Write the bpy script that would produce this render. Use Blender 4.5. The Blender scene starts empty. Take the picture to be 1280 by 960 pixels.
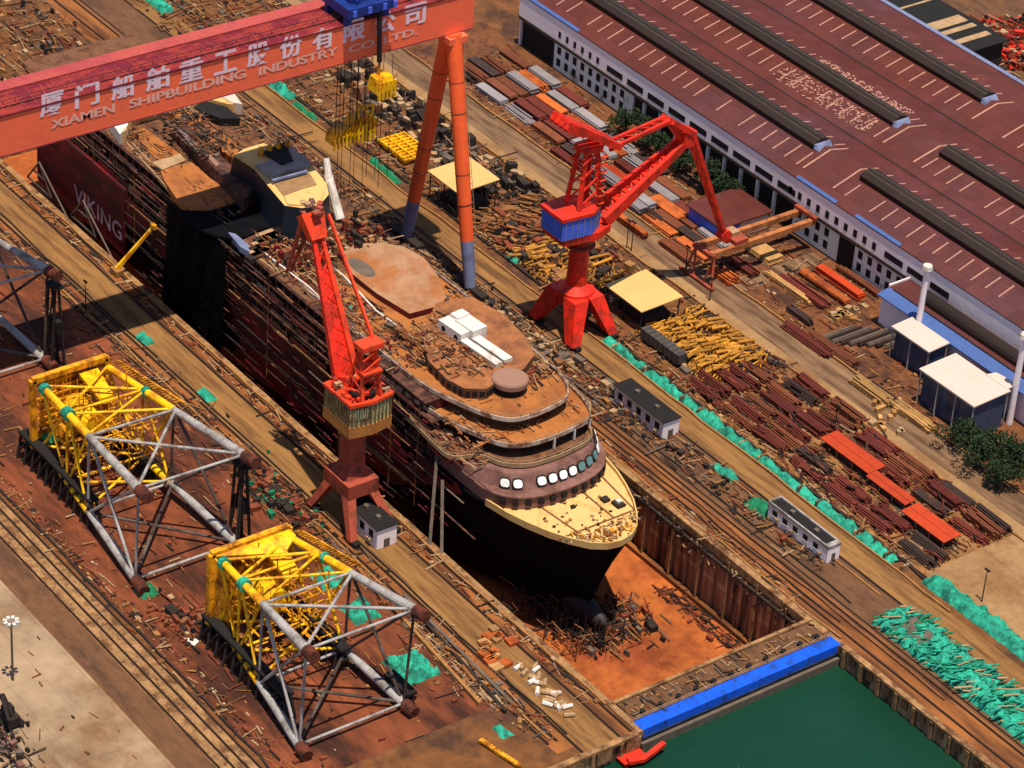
import bpy, bmesh, math, random
import numpy as np
from mathutils import Vector, Matrix
random.seed(7)
S = bpy.context.scene
COL = S.collection
# ------------------------------------------------------------------ camera
F = 3885.0; D = 700.0
_a, _b, _c = 0.895046, 0.581543, -0.0788
def _rot(a, b, c):
    ca, sa, cb, sb, cc, sc = math.cos(a), math.sin(a), math.cos(b), math.sin(b), math.cos(c), math.sin(c)
    Rz = np.array([[ca, -sa, 0], [sa, ca, 0], [0, 0, 1]])
    f = Rz @ np.array([0, cb, -sb]); r = Rz @ np.array([1, 0, 0]); d = np.cross(f, r)
    return np.array([cc*r + sc*d, -sc*r + cc*d, f])
M3 = _rot(_a, _b, _c)
CAM = -M3[2]*D
cam = bpy.data.cameras.new('camera'); camo = bpy.data.objects.new('camera', cam); COL.objects.link(camo)
cam.sensor_width = 36; cam.lens = F/1280*36; cam.clip_start = 5; cam.clip_end = 6000
mw = Matrix.Identity(4)
for i in range(3):
    mw[i][0] = M3[0][i]; mw[i][1] = -M3[1][i]; mw[i][2] = -M3[2][i]; mw[i][3] = CAM[i]
camo.matrix_world = mw
S.camera = camo
def at(px, py, z=0.0):
    """world point at height z that the photograph shows at pixel px, py (1280 wide)"""
    v = M3.T @ np.array([(px-640)/F, (py-480)/F, 1.0]); t = (z-CAM[2])/v[2]
    return tuple(float(q) for q in CAM+v*t)
# ------------------------------------------------------------------ world and sun
W = bpy.data.worlds.new('World'); S.world = W; W.use_nodes = True
nt = W.node_tree; nt.nodes.clear()
sky = nt.nodes.new('ShaderNodeTexSky'); sky.sky_type = 'NISHITA'; sky.sun_disc = False
SUNV = Vector((0.195, -0.06, 1.0)).normalized()
sky.sun_elevation = math.asin(SUNV.z); sky.sun_rotation = math.atan2(SUNV.x, SUNV.y)
sky.air_density = 1.0; sky.dust_density = 0.4
bg = nt.nodes.new('ShaderNodeBackground'); bg.inputs['Strength'].default_value = 0.09
wo = nt.nodes.new('ShaderNodeOutputWorld')
nt.links.new(sky.outputs[0], bg.inputs[0]); nt.links.new(bg.outputs[0], wo.inputs[0])
sl = bpy.data.lights.new('sun', 'SUN'); sl.energy = 5.0; sl.angle = math.radians(0.5); sl.color = (1.0, 0.88, 0.69)
so = bpy.data.objects.new('sun', sl); COL.objects.link(so); so.location = (0, 0, 300)
so.rotation_euler = SUNV.to_track_quat('Z', 'Y').to_euler()
S.view_settings.view_transform = 'Standard'; S.view_settings.look = 'None'
S.view_settings.exposure = 0.24; S.view_settings.gamma = 1.0

# ------------------------------------------------------------------ materials
def hexlin(r, g, b):
    f = lambda c: ((c/255+0.055)/1.055)**2.4 if c > 10 else c/255/12.92
    return (f(r), f(g), f(b))
MATS = {}
def mat(name, col, rough=.65, metal=0., var=.22, scale=.5, dirt=None, damt=.0, dscale=.15, stretch=None, rnd=0., fine=.12, spec=.3, world=True):
    """procedural paint / rust / concrete: two noises round the base colour, patches of a second colour, change per object"""
    if name in MATS: return MATS[name]
    m = bpy.data.materials.new(name); m.use_nodes = True; n = m.node_tree.nodes; L = m.node_tree.links; n.clear()
    out = n.new('ShaderNodeOutputMaterial'); b = n.new('ShaderNodeBsdfPrincipled'); L.new(b.outputs[0], out.inputs[0])
    b.inputs['Roughness'].default_value = rough; b.inputs['Metallic'].default_value = metal
    b.inputs['Specular IOR Level'].default_value = spec
    if world: g = n.new('ShaderNodeNewGeometry'); src = g.outputs['Position']
    else: g = n.new('ShaderNodeTexCoord'); src = g.outputs['Object']
    if stretch:
        mp = n.new('ShaderNodeMapping'); mp.inputs['Scale'].default_value = stretch; L.new(src, mp.inputs[0]); src2 = mp.outputs[0]
    else: src2 = src
    n1 = n.new('ShaderNodeTexNoise'); n1.inputs['Scale'].default_value = scale; n1.inputs['Detail'].default_value = 7; n1.inputs['Roughness'].default_value = .62
    L.new(src2, n1.inputs['Vector'])
    r1 = n.new('ShaderNodeMapRange'); r1.inputs[1].default_value = .3; r1.inputs[2].default_value = .7
    r1.inputs[3].default_value = 1-var; r1.inputs[4].default_value = 1+var; L.new(n1.outputs[0], r1.inputs[0])
    n2 = n.new('ShaderNodeTexNoise'); n2.inputs['Scale'].default_value = scale*6; n2.inputs['Detail'].default_value = 4; L.new(src2, n2.inputs['Vector'])
    r2 = n.new('ShaderNodeMapRange'); r2.inputs[1].default_value = .3; r2.inputs[2].default_value = .7
    r2.inputs[3].default_value = 1-fine; r2.inputs[4].default_value = 1+fine; L.new(n2.outputs[0], r2.inputs[0])
    mu = n.new('ShaderNodeMath'); mu.operation = 'MULTIPLY'; L.new(r1.outputs[0], mu.inputs[0]); L.new(r2.outputs[0], mu.inputs[1])
    val = mu.outputs[0]
    if rnd:
        oi = n.new('ShaderNodeObjectInfo'); r3 = n.new('ShaderNodeMapRange'); r3.inputs[3].default_value = 1-rnd; r3.inputs[4].default_value = 1+rnd
        L.new(oi.outputs['Random'], r3.inputs[0]); m2 = n.new('ShaderNodeMath'); m2.operation = 'MULTIPLY'
        L.new(val, m2.inputs[0]); L.new(r3.outputs[0], m2.inputs[1]); val = m2.outputs[0]
    base = n.new('ShaderNodeRGB'); base.outputs[0].default_value = (*col, 1); c = base.outputs[0]
    if dirt is not None:
        n3 = n.new('ShaderNodeTexNoise'); n3.inputs['Scale'].default_value = dscale; n3.inputs['Detail'].default_value = 9; n3.inputs['Roughness'].default_value = .7
        L.new(src2, n3.inputs['Vector'])
        cr = n.new('ShaderNodeMapRange'); t = .62-damt*.3; cr.inputs[1].default_value = t-.05; cr.inputs[2].default_value = t+.09; L.new(n3.outputs[0], cr.inputs[0])
        mx = n.new('ShaderNodeMix'); mx.data_type = 'RGBA'; L.new(cr.outputs[0], mx.inputs[0]); L.new(c, mx.inputs[6]); mx.inputs[7].default_value = (*dirt, 1); c = mx.outputs[2]
    vm = n.new('ShaderNodeVectorMath'); vm.operation = 'SCALE'; L.new(c, vm.inputs[0]); L.new(val, vm.inputs['Scale'])
    L.new(vm.outputs[0], b.inputs['Base Color'])
    bp = n.new('ShaderNodeBump'); bp.inputs['Strength'].default_value = .25; bp.inputs['Distance'].default_value = .15
    L.new(n2.outputs[0], bp.inputs['Height']); L.new(bp.outputs[0], b.inputs['Normal'])
    MATS[name] = m; return m
K = .72   # photograph colour of a sunlit surface -> albedo
def ph(r, g, b, k=K): return tuple(min(.9, c*k) for c in hexlin(r, g, b))
RUST = ph(128, 62, 34); DARK = ph(42, 32, 28)
m_ground  = mat('yard_earth', ph(132, 84, 46), .9, scale=.06, var=.38, fine=.28, dirt=ph(74, 48, 34), damt=.35, dscale=.06)
m_road    = mat('dusty_road', ph(156, 112, 64), .9, scale=.18, var=.24, fine=.12, stretch=(.10, 1, 1), dirt=ph(112, 76, 44), damt=.36, dscale=.4)
m_roadR   = mat('asphalt_road', ph(142, 110, 82), .9, scale=.2, var=.24, fine=.12, stretch=(.10, 1, 1), dirt=ph(100, 72, 52), damt=.42, dscale=.5)
m_pale    = mat('pale_concrete', ph(176, 138, 96), .9, scale=.1, var=.2, fine=.12, dirt=ph(138, 100, 64), damt=.36, dscale=.05)
m_lot     = mat('grey_lot_concrete', ph(176, 150, 122), .9, scale=.05, var=.22, fine=.10, dirt=ph(136, 102, 70), damt=.42, dscale=.022)
m_kerb    = mat('worn_concrete', ph(172, 130, 88), .9, scale=.3, var=.3, fine=.22, dirt=ph(108, 72, 46), damt=.38, dscale=.25)
m_orange  = mat('rusty_concrete', ph(160, 98, 50), .9, scale=.2, var=.3, fine=.2, stretch=(.18, 1, 1), dirt=ph(98, 58, 34), damt=.42, dscale=.3)
m_greyb   = mat('grey_brown_concrete', ph(124, 86, 58), .9, scale=.12, var=.28, fine=.15, stretch=(.4, 1, 1), dirt=ph(84, 58, 42), damt=.38, dscale=.12)
m_redyard = mat('red_brown_dirt', ph(132, 70, 42), .95, scale=.09, var=.38, fine=.25, stretch=(.35, 1, 1), dirt=ph(70, 38, 28), damt=.42, dscale=.08)
m_floor   = mat('rusty_dock_floor', ph(182, 98, 44, .78), .9, scale=.07, var=.3, fine=.18, dirt=ph(140, 66, 32, .78), damt=.36, dscale=.06)
m_darkyard= mat('dark_red_yard', ph(136, 84, 50), .95, scale=.1, var=.35, fine=.22, dirt=ph(70, 44, 34), damt=.4, dscale=.1)
def add_joints(m, step, depth=.2):
    n = m.node_tree.nodes; L = m.node_tree.links; b = [x for x in n if x.type == 'BSDF_PRINCIPLED'][0]
    g = n.new('ShaderNodeNewGeometry'); sx = n.new('ShaderNodeSeparateXYZ'); L.new(g.outputs['Position'], sx.inputs[0]); r = []
    for k in (0, 1):
        d = n.new('ShaderNodeMath'); d.operation = 'DIVIDE'; d.inputs[1].default_value = step[k]; L.new(sx.outputs[k], d.inputs[0])
        f = n.new('ShaderNodeMath'); f.operation = 'FRACT'; L.new(d.outputs[0], f.inputs[0])
        c = n.new('ShaderNodeMath'); c.operation = 'LESS_THAN'; c.inputs[1].default_value = .14/step[k]; L.new(f.outputs[0], c.inputs[0]); r.append(c)
    mx = n.new('ShaderNodeMath'); mx.operation = 'MAXIMUM'; L.new(r[0].outputs[0], mx.inputs[0]); L.new(r[1].outputs[0], mx.inputs[1])
    k = n.new('ShaderNodeMath'); k.operation = 'MULTIPLY_ADD'; k.inputs[1].default_value = -depth; k.inputs[2].default_value = 1; L.new(mx.outputs[0], k.inputs[0])
    old = b.inputs['Base Color'].links[0].from_socket; vm = n.new('ShaderNodeVectorMath'); vm.operation = 'SCALE'; L.new(old, vm.inputs[0]); L.new(k.outputs[0], vm.inputs['Scale']); L.new(vm.outputs[0], b.inputs['Base Color'])
add_joints(m_road, (6, 3.4), .22); add_joints(m_roadR, (8, 4.1), .2); add_joints(m_lot, (9, 7), .25); add_joints(m_pale, (7, 7), .2); add_joints(m_greyb, (7, 5), .2); add_joints(m_floor, (9, 9), .16)
m_wallb   = mat('stained_dock_wall', ph(150, 112, 84, 1.3), .9, scale=.4, var=.35, fine=.2, stretch=(1, 1, .12), dirt=ph(84, 58, 44), damt=.35, dscale=.3)
m_rail    = mat('dark_rail', ph(60, 42, 32), .6, metal=.3)
m_dark    = mat('near_black', ph(30, 27, 28), .8)
m_red     = mat('crane_red', ph(226, 42, 20, 1.0), .55, scale=.35, var=.2, fine=.1, dirt=ph(168, 40, 24, 1.0), damt=.38, dscale=.4, spec=.4)
m_girder  = mat('girder_red', ph(242, 100, 70, 1.25), .5, scale=.12, var=.08, fine=.04, dirt=ph(228, 100, 66, 1.15), damt=.3, dscale=.12)
m_girdtop = mat('faded_girder_pink', ph(196, 86, 80), .7, scale=.2, var=.15, dirt=ph(170, 66, 74), damt=.3, dscale=.1)
m_legred  = mat('leg_orange_red', ph(232, 94, 48, 1.05), .5, scale=.2, var=.1, fine=.05)
m_orcrane = mat('crane_orange_red', ph(226, 66, 34, 1.0), .5, scale=.3, var=.15, dirt=ph(180, 70, 44), damt=.25, dscale=.4)
m_brick   = mat('faded_crane_brown', ph(166, 74, 54, .95), .7, scale=.3, var=.2, dirt=ph(120, 58, 44), damt=.35, dscale=.3)
m_bluel   = mat('pale_blue_paint', ph(132, 142, 182), .5, var=.1, dirt=ph(100, 104, 140), damt=.2)
m_blue    = mat('strong_blue_paint', ph(20, 88, 226, .95), .45, var=.14, fine=.08, dirt=ph(38, 74, 150), damt=.25, dscale=.4)
m_bluec   = mat('cab_blue', ph(70, 100, 214, 1.1), .4, var=.15)
m_trolley = mat('trolley_blue', ph(24, 48, 120, 1.0), .5, var=.3)
m_yellow  = mat('yellow_paint', ph(244, 192, 16, .95), .5, scale=.4, var=.12, dirt=ph(214, 132, 18), damt=.35, dscale=.25)
m_yelplate= mat('orange_yellow_plate', ph(234, 160, 24, .95), .55, scale=.5, var=.3, dirt=ph(150, 88, 20), damt=.4, dscale=.35)
m_greyp   = mat('grey_steel_tube', ph(176, 172, 172, .8), .5, scale=.3, var=.12, dirt=ph(130, 120, 116), damt=.3, dscale=.2)
m_rust    = mat('rusty_steel', ph(150, 62, 34), .85, scale=.6, var=.3, dirt=ph(90, 40, 28), damt=.4, dscale=.3, rnd=.2)
m_teal    = mat('teal_net', ph(44, 178, 150), .8, scale=.9, var=.38, fine=.35, dirt=ph(22, 112, 96), damt=.38, dscale=.5, rnd=.15)
m_teal2   = mat('green_net', ph(22, 128, 88), .8, scale=.9, var=.4, fine=.3)
m_white   = mat('white_paint', ph(226, 218, 212, .85), .5, var=.08, dirt=ph(170, 150, 134), damt=.1)
m_roofwh  = mat('white_sheet_roof', ph(222, 200, 190, .8), .6, var=.05, fine=.03, scale=.1)
m_tan     = mat('tan_sheet_roof', ph(216, 178, 112, .85), .7, var=.06, fine=.03, scale=.1)
m_cream   = mat('cream_primer', ph(232, 192, 124, .8), .7, scale=.2, var=.1, fine=.06, dirt=ph(214, 160, 92), damt=.22, dscale=.2)
m_decko   = mat('orange_brown_deck', ph(178, 110, 54, .8), .8, scale=.12, var=.14, fine=.08, dirt=ph(160, 96, 52), damt=.35, dscale=.1)
m_deckp   = mat('dusty_pool_deck', ph(178, 138, 108, .8), .8, scale=.08, var=.14, fine=.06, dirt=ph(172, 108, 62), damt=.4, dscale=.07)
m_deckg   = mat('grey_brown_deck', ph(136, 92, 64), .85, scale=.25, var=.3, fine=.25, dirt=ph(92, 58, 42), damt=.4, dscale=.25)
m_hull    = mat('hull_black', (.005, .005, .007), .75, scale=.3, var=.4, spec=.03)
m_maroon  = mat('hull_maroon', ph(112, 20, 28, .9), .6, scale=.3, var=.35, stretch=(.4, 1, 1), dirt=ph(70, 24, 26), damt=.45, dscale=.2)
m_side    = mat('deck_edge_brown', ph(112, 72, 60), .8, scale=.5, var=.4, dirt=ph(60, 36, 32), damt=.5, dscale=.3)
m_sidein  = mat('balcony_dark', ph(56, 24, 24), .9, scale=.6, var=.5, dirt=ph(104, 34, 30), damt=.35, dscale=.2)
m_navy    = mat('funnel_dark_navy', (.006, .010, .020), .4, var=.3)
m_disc    = mat('mauve_grey_disc', ph(158, 120, 106), .7, var=.05)
m_brwall  = mat('mauve_bulkhead', ph(146, 104, 96), .7, var=.15, dirt=ph(112, 74, 66), damt=.3)
m_winw    = mat('window_film_white', ph(236, 238, 240, 1.0), .3, var=.03)
m_wing    = mat('window_cyan_glass', ph(108, 150, 152), .2, var=.1)
m_roofm   = mat('maroon_sheet_roof', ph(102, 46, 38), .6, scale=.04, var=.14, fine=.08, dirt=ph(98, 54, 58), damt=.35, dscale=.012)
def add_laps(m):
    n = m.node_tree.nodes; L = m.node_tree.links; b = [x for x in n if x.type == 'BSDF_PRINCIPLED'][0]
    g = n.new('ShaderNodeNewGeometry'); sx = n.new('ShaderNodeSeparateXYZ'); L.new(g.outputs['Position'], sx.inputs[0])
    w = n.new('ShaderNodeMath'); w.operation = 'PINGPONG'; w.inputs[1].default_value = .55; L.new(sx.outputs[0], w.inputs[0])
    w2 = n.new('ShaderNodeMath'); w2.operation = 'FRACT'; d = n.new('ShaderNodeMath'); d.operation = 'DIVIDE'; d.inputs[1].default_value = 4.1; L.new(sx.outputs[1], d.inputs[0]); L.new(d.outputs[0], w2.inputs[0])
    lt = n.new('ShaderNodeMath'); lt.operation = 'LESS_THAN'; lt.inputs[1].default_value = .06; L.new(w2.outputs[0], lt.inputs[0])
    fl = n.new('ShaderNodeMath'); fl.operation = 'SNAP'; fl.inputs[1].default_value = 4.45; L.new(sx.outputs[0], fl.inputs[0])
    fy = n.new('ShaderNodeMath'); fy.operation = 'SNAP'; fy.inputs[1].default_value = 4.1; L.new(sx.outputs[1], fy.inputs[0])
    cb = n.new('ShaderNodeCombineXYZ'); L.new(fl.outputs[0], cb.inputs[0]); L.new(fy.outputs[0], cb.inputs[1]); wn = n.new('ShaderNodeTexWhiteNoise'); L.new(cb.outputs[0], wn.inputs[0])
    mr = n.new('ShaderNodeMapRange'); mr.inputs[3].default_value = .86; mr.inputs[4].default_value = 1.12; L.new(wn.outputs['Value'], mr.inputs[0])
    k = n.new('ShaderNodeMath'); k.operation = 'MULTIPLY_ADD'; k.inputs[1].default_value = -.22; L.new(lt.outputs[0], k.inputs[0]); L.new(mr.outputs[0], k.inputs[2])
    old = b.inputs['Base Color'].links[0].from_socket; vm = n.new('ShaderNodeVectorMath'); vm.operation = 'SCALE'; L.new(old, vm.inputs[0]); L.new(k.outputs[0], vm.inputs['Scale']); L.new(vm.outputs[0], b.inputs['Base Color'])
    bp = n.new('ShaderNodeBump'); bp.inputs['Strength'].default_value = .35; bp.inputs['Distance'].default_value = .12; L.new(w.outputs[0], bp.inputs['Height']); L.new(bp.outputs[0], b.inputs['Normal'])
add_laps(m_roofm)
m_strip   = mat('pink_skylight_strip', ph(196, 144, 128), .6, var=.2)
m_mon     = mat('dark_monitor_roof', ph(48, 36, 30), .5, var=.2, scale=.2, stretch=(.2, 1, 1))
m_wall    = mat('lavender_white_wall', ph(190, 180, 184, 1.75), .7, scale=.1, var=.05, fine=.03)
m_wall2   = mat('greenish_white_wall', ph(176, 182, 176, 1.7), .7, scale=.3, var=.08, dirt=ph(120, 126, 122), damt=.15)
m_eaveb   = mat('blue_eave_sheet', ph(78, 104, 168, .8), .5, var=.1)
m_wood    = mat('timber', ph(196, 146, 96), .9, var=.25, rnd=.25)
m_foliage = mat('foliage', (.02, .04, .014), .9, scale=1., var=.4)
m_bark    = mat('bark', (.08, .05, .03), .9)
# stock colours, each with a shift per object
m_stock = {
 'grey':   mat('grey_plate', ph(150, 142, 146, .8), .6, var=.12, scale=.4, rnd=.2),
 'brown':  mat('brown_plate', ph(128, 70, 44), .75, var=.2, scale=.4, rnd=.25),
 'maroon': mat('maroon_plate', ph(112, 46, 36), .75, var=.2, scale=.4, rnd=.22),
 'dark':   mat('dark_plate', ph(66, 48, 44), .7, var=.25, scale=.4, rnd=.3),
 'orange': mat('orange_plate', ph(206, 106, 44), .75, var=.22, scale=.4, dirt=ph(150, 66, 34), damt=.35, rnd=.15),
 'red':    mat('red_plate', ph(196, 66, 26), .7, var=.15, scale=.4, rnd=.12),
 'tan':    mat('tan_stock', ph(198, 150, 92), .8, var=.3, scale=.5, rnd=.2),
}
m_pyel = mat('yellow_brown_pipe', ph(196, 136, 46), .6, var=.2, rnd=.35)
m_pbrn = mat('rusty_brown_pipe', ph(150, 96, 50), .7, var=.2, rnd=.4)
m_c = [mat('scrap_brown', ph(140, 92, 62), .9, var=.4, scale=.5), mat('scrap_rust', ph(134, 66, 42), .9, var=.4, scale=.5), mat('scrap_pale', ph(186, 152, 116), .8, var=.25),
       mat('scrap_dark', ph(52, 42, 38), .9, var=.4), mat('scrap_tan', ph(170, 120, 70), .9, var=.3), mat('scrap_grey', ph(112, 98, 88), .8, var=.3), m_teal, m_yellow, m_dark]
# water
m_water = bpy.data.materials.new('green_harbour_water'); m_water.use_nodes = True
_n = m_water.node_tree.nodes; _l = m_water.node_tree.links; _b2 = _n['Principled BSDF']
_b2.inputs['Base Color'].default_value = (*ph(20, 62, 48, .7), 1); _b2.inputs['Roughness'].default_value = .1; _b2.inputs['Specular IOR Level'].default_value = .25
_nn = _n.new('ShaderNodeTexNoise'); _nn.inputs['Scale'].default_value = .9; _nn.inputs['Detail'].default_value = 6; _nn.inputs['Distortion'].default_value = .6
_gg = _n.new('ShaderNodeNewGeometry'); _bb = _n.new('ShaderNodeBump'); _bb.inputs['Strength'].default_value = 1.0; _bb.inputs['Distance'].default_value = .3
_n3 = _n.new('ShaderNodeTexNoise'); _n3.inputs['Scale'].default_value = .05; _n3.inputs['Detail'].default_value = 5; _l.new(_gg.outputs['Position'], _n3.inputs['Vector'])
_mx = _n.new('ShaderNodeMix'); _mx.data_type = 'RGBA'; _mx.inputs[6].default_value = (*ph(16, 52, 42, .7), 1); _mx.inputs[7].default_value = (*ph(28, 76, 56, .7), 1); _l.new(_n3.outputs[0], _mx.inputs[0]); _l.new(_mx.outputs[2], _b2.inputs['Base Color'])
_l.new(_gg.outputs['Position'], _nn.inputs['Vector']); _l.new(_nn.outputs[0], _bb.inputs['Height']); _l.new(_bb.outputs[0], _b2.inputs['Normal'])

# ------------------------------------------------------------------ mesh helpers
ORG = {}
class MB:
    def __init__(s): s.v = []; s.f = []; s.m = []; s.mats = []
    def _mi(s, m):
        if m is None: return 0
        if m not in s.mats: s.mats.append(m)
        return s.mats.index(m)
    def add(s, vs, fs, m=None):
        o = len(s.v); s.v += [tuple(v) for v in vs]; k = s._mi(m)
        for f in fs: s.f.append(tuple(o+i for i in f)); s.m.append(k)
    def box(s, c, d, rz=0, m=None, tilt=0, taper=1.0):
        hx, hy, hz = d[0]/2, d[1]/2, d[2]/2; R = Matrix.Rotation(rz, 3, 'Z') @ Matrix.Rotation(tilt, 3, 'Y')
        vs = []
        for z in (-hz, hz):
            t = taper if z > 0 else 1
            for x, y in ((-hx, -hy), (hx, -hy), (hx, hy), (-hx, hy)): vs.append(R @ Vector((x*t, y*t, z)) + Vector(c))
        s.add(vs, [(3, 2, 1, 0), (4, 5, 6, 7), (0, 1, 5, 4), (1, 2, 6, 5), (2, 3, 7, 6), (3, 0, 4, 7)], m); return s
    def span(s, x0, x1, y0, y1, z0, z1, m=None): return s.box(((x0+x1)/2, (y0+y1)/2, (z0+z1)/2), (abs(x1-x0), abs(y1-y0), abs(z1-z0)), 0, m)
    def tube(s, p0, p1, r0, r1=None, n=8, m=None, cap=True):
        p0 = Vector(p0); p1 = Vector(p1); r1 = r0 if r1 is None else r1; d = (p1-p0)
        if d.length < 1e-6: return s
        q = d.to_track_quat('Z', 'Y').to_matrix(); vs = []
        for p, r in ((p0, r0), (p1, r1)):
            for i in range(n):
                a = 2*math.pi*(i+.5)/n; vs.append(p + q @ Vector((math.cos(a)*r, math.sin(a)*r, 0)))
        fs = [(i, (i+1) % n, n+(i+1) % n, n+i) for i in range(n)]
        if cap: fs += [tuple(range(n-1, -1, -1)), tuple(range(n, 2*n))]
        s.add(vs, fs, m); return s
    def bar(s, p0, p1, w, h, m=None, w1=None, h1=None):
        p0 = Vector(p0); p1 = Vector(p1); d = p1-p0; q = d.to_track_quat('X', 'Z').to_matrix(); vs = []
        for p, ww, hh in ((p0, w, h), (p1, w1 or w, h1 or h)):
            for y, z in ((-ww/2, -hh/2), (ww/2, -hh/2), (ww/2, hh/2), (-ww/2, hh/2)): vs.append(p + q @ Vector((0, y, z)))
        s.add(vs, [(3, 2, 1, 0), (4, 5, 6, 7), (0, 1, 5, 4), (1, 2, 6, 5), (2, 3, 7, 6), (3, 0, 4, 7)], m); return s
    def prism(s, poly, z0, z1, m=None, mtop=None, shrink=None):
        n = len(poly); cx = sum(p[0] for p in poly)/n; cy = sum(p[1] for p in poly)/n
        if sum(poly[i][0]*poly[(i+1) % n][1]-poly[(i+1) % n][0]*poly[i][1] for i in range(n)) < 0: poly = poly[::-1]
        k = shrink or 1
        vs = [(p[0], p[1], z0) for p in poly] + [(cx+(p[0]-cx)*k, cy+(p[1]-cy)*k, z1) for p in poly]
        s.add(vs, [(i, (i+1) % n, n+(i+1) % n, n+i) for i in range(n)] + [tuple(range(n-1, -1, -1))], m)
        s.add([vs[n+i] for i in range(n)], [tuple(range(n))], mtop or m); return s
    def hullbox(s, a, b, m=None):
        """eight-corner solid between two quads"""
        s.add(list(a)+list(b), [(3, 2, 1, 0), (4, 5, 6, 7), (0, 1, 5, 4), (1, 2, 6, 5), (2, 3, 7, 6), (3, 0, 4, 7)], m); return s
    def build(s, name, m=None, parent=None, loc=None, smooth=False):
        o0 = Vector((0, 0, 0))
        if parent is not None: o0 = ORG[parent.name]
        elif loc is not None: o0 = Vector(loc)
        me = bpy.data.meshes.new(name); me.from_pydata([tuple(Vector(v)-o0) for v in s.v], [], s.f)
        if s.mats:
            for q in s.mats: me.materials.append(q)
            me.polygons.foreach_set('material_index', s.m)
        elif m: me.materials.append(m)
        if smooth: me.polygons.foreach_set('use_smooth', [True]*len(me.polygons))
        me.update()
        o = bpy.data.objects.new(name, me); COL.objects.link(o)
        if parent is not None: o.parent = parent
        else: o.location = o0
        ORG[o.name] = o0
        return o
def tag(o, label=None, cat=None, group=None, kind=None):
    if label: o['label'] = label
    if cat: o['category'] = cat
    if group: o['group'] = group
    if kind: o['kind'] = kind
    return o
def empty(name, loc, label=None, cat=None, group=None):
    o = bpy.data.objects.new(name, None); o.empty_display_size = .5; COL.objects.link(o); o.location = loc; ORG[o.name] = Vector(loc)
    return tag(o, label, cat, group)
def copy_tree(o, parent=None):
    c = o.copy(); COL.objects.link(c); c.parent = parent
    for ch in list(o.children): copy_tree(ch, c)
    return c
def sheet(name, x0, x1, y0, y1, z, m, kind='structure'):
    b = MB(); b.add([(x0, y0, z), (x1, y0, z), (x1, y1, z), (x0, y1, z)], [(0, 1, 2, 3)]); o = b.build(name, m); o['kind'] = kind; return o
ORD = ['first', 'second', 'third', 'fourth', 'fifth', 'sixth', 'seventh', 'eighth', 'ninth', 'tenth', 'eleventh', 'twelfth', 'thirteenth', 'fourteenth', 'fifteenth', 'sixteenth', 'seventeenth', 'eighteenth', 'nineteenth', 'twentieth']
U = random.uniform

# ------------------------------------------------------------------ ground, dock, water
DX0, DX1, DY0, DY1 = -172, 101.5, -50.6, 1.0      # dock opening
b = MB()
def q(x0, x1, y0, y1): b.add([(x0, y0, 0), (x1, y0, 0), (x1, y1, 0), (x0, y1, 0)], [(0, 1, 2, 3)])
q(-3000, 111.5, -3000, DY0); q(-3000, DX0, DY0, DY1); q(-3000, 3000, DY1, 3000)
g = b.build('ground', m_ground); g['kind'] = 'structure'
sheet('water', 110.6, 3000, -3000, DY1+.5, -4.6, m_water)
sheet('dock_floor', DX0, DX1+4, DY0-.3, DY1+.3, -16.5, m_floor)
Z1, Z2 = .004, .008
sheet('quay_strip', -300, 300, 1.0, 9.5, Z1, m_orange)
sheet('quay_pavement', -300, 300, 9.5, 20.6, Z1, m_greyb)
sheet('crane_road', -300, 300, 20.9, 27.6, Z1, m_road)
sheet('storage_yard', -300, 24, 31, 59, Z1, m_ground)
sheet('pipe_yard', 24, 400, 31, 59, Z1, mat('tan_pipe_yard', ph(160, 112, 66), .9, scale=.15, var=.3, fine=.2, dirt=ph(98, 62, 42), damt=.42, dscale=.12))
sheet('road_shoulder', -300, 400, 59, 62.4, Z2, m_pale)
sheet('road', -300, 400, 62.4, 70.6, Z1, m_roadR)
sheet('plate_yard', -300, 400, 70.8, 99.4, Z1, m_darkyard)
sheet('cross_road', -9.5, -4.0, 70.9, 98, Z2, m_roadR)
sheet('apron', 102, 400, 33, 59, Z2, m_pale)
sheet('left_quay_road', -300, 111.5, -63.6, -55.2, Z1, m_road)
sheet('left_quay_strip', -300, 111.5, -55.2, -50.9, Z1, m_orange)
sheet('left_rail_strip', -300, 108, -68.5, -63.8, Z1, m_orange)
sheet('dirt_yard', -300, 90, -117, -68.6, Z1, m_redyard)
sheet('left_rail_bed', -300, 111.5, -125.6, -118.6, Z1, m_kerb)
sheet('left_road', -300, 111.5, -132, -125.8, Z1, m_greyb)
sheet('concrete_lot', -400, 111.5, -400, -132.1, Z1, m_lot)

def rail(x0, x1, y, label, w=.35):
    b = MB(); b.span(x0, x1, y-w, y+w, .0, .012, m_rail); b.span(x0, x1, y-.08, y+.08, .012, .16, m_rail)
    tag(b.build('crane_rail', loc=(x0, y, 0)), label, 'rail', 'long steel rails let into the quays')
rail(-300, 300, 4.2, 'dark steel rail nearest the right dock edge')
rail(-300, 300, 8.7, 'dark steel rail between the dock edge rail and the white control shed')
rail(-300, 300, 10.3, 'thin dark rail beside the debris strip of the right quay', .2)
rail(-300, 300, 20.8, 'dark rail on the dock side of the beige road, under the red crane')
rail(-300, 300, 31.6, 'dark rail on the storage yard side of the teal covered heaps')
rail(-300, 111, -52.2, 'dark rail closest to the left dock edge')
rail(-300, 111, -55.0, 'dark rail along the dock side of the left quay road')
rail(-300, 111, -64.0, 'dark rail along the jacket side of the left quay road')
rail(-300, 105, -66.2, 'second dark rail from the left quay road')
rail(-300, 105, -68.2, 'dark rail at the edge of the red dirt yard')
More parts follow.
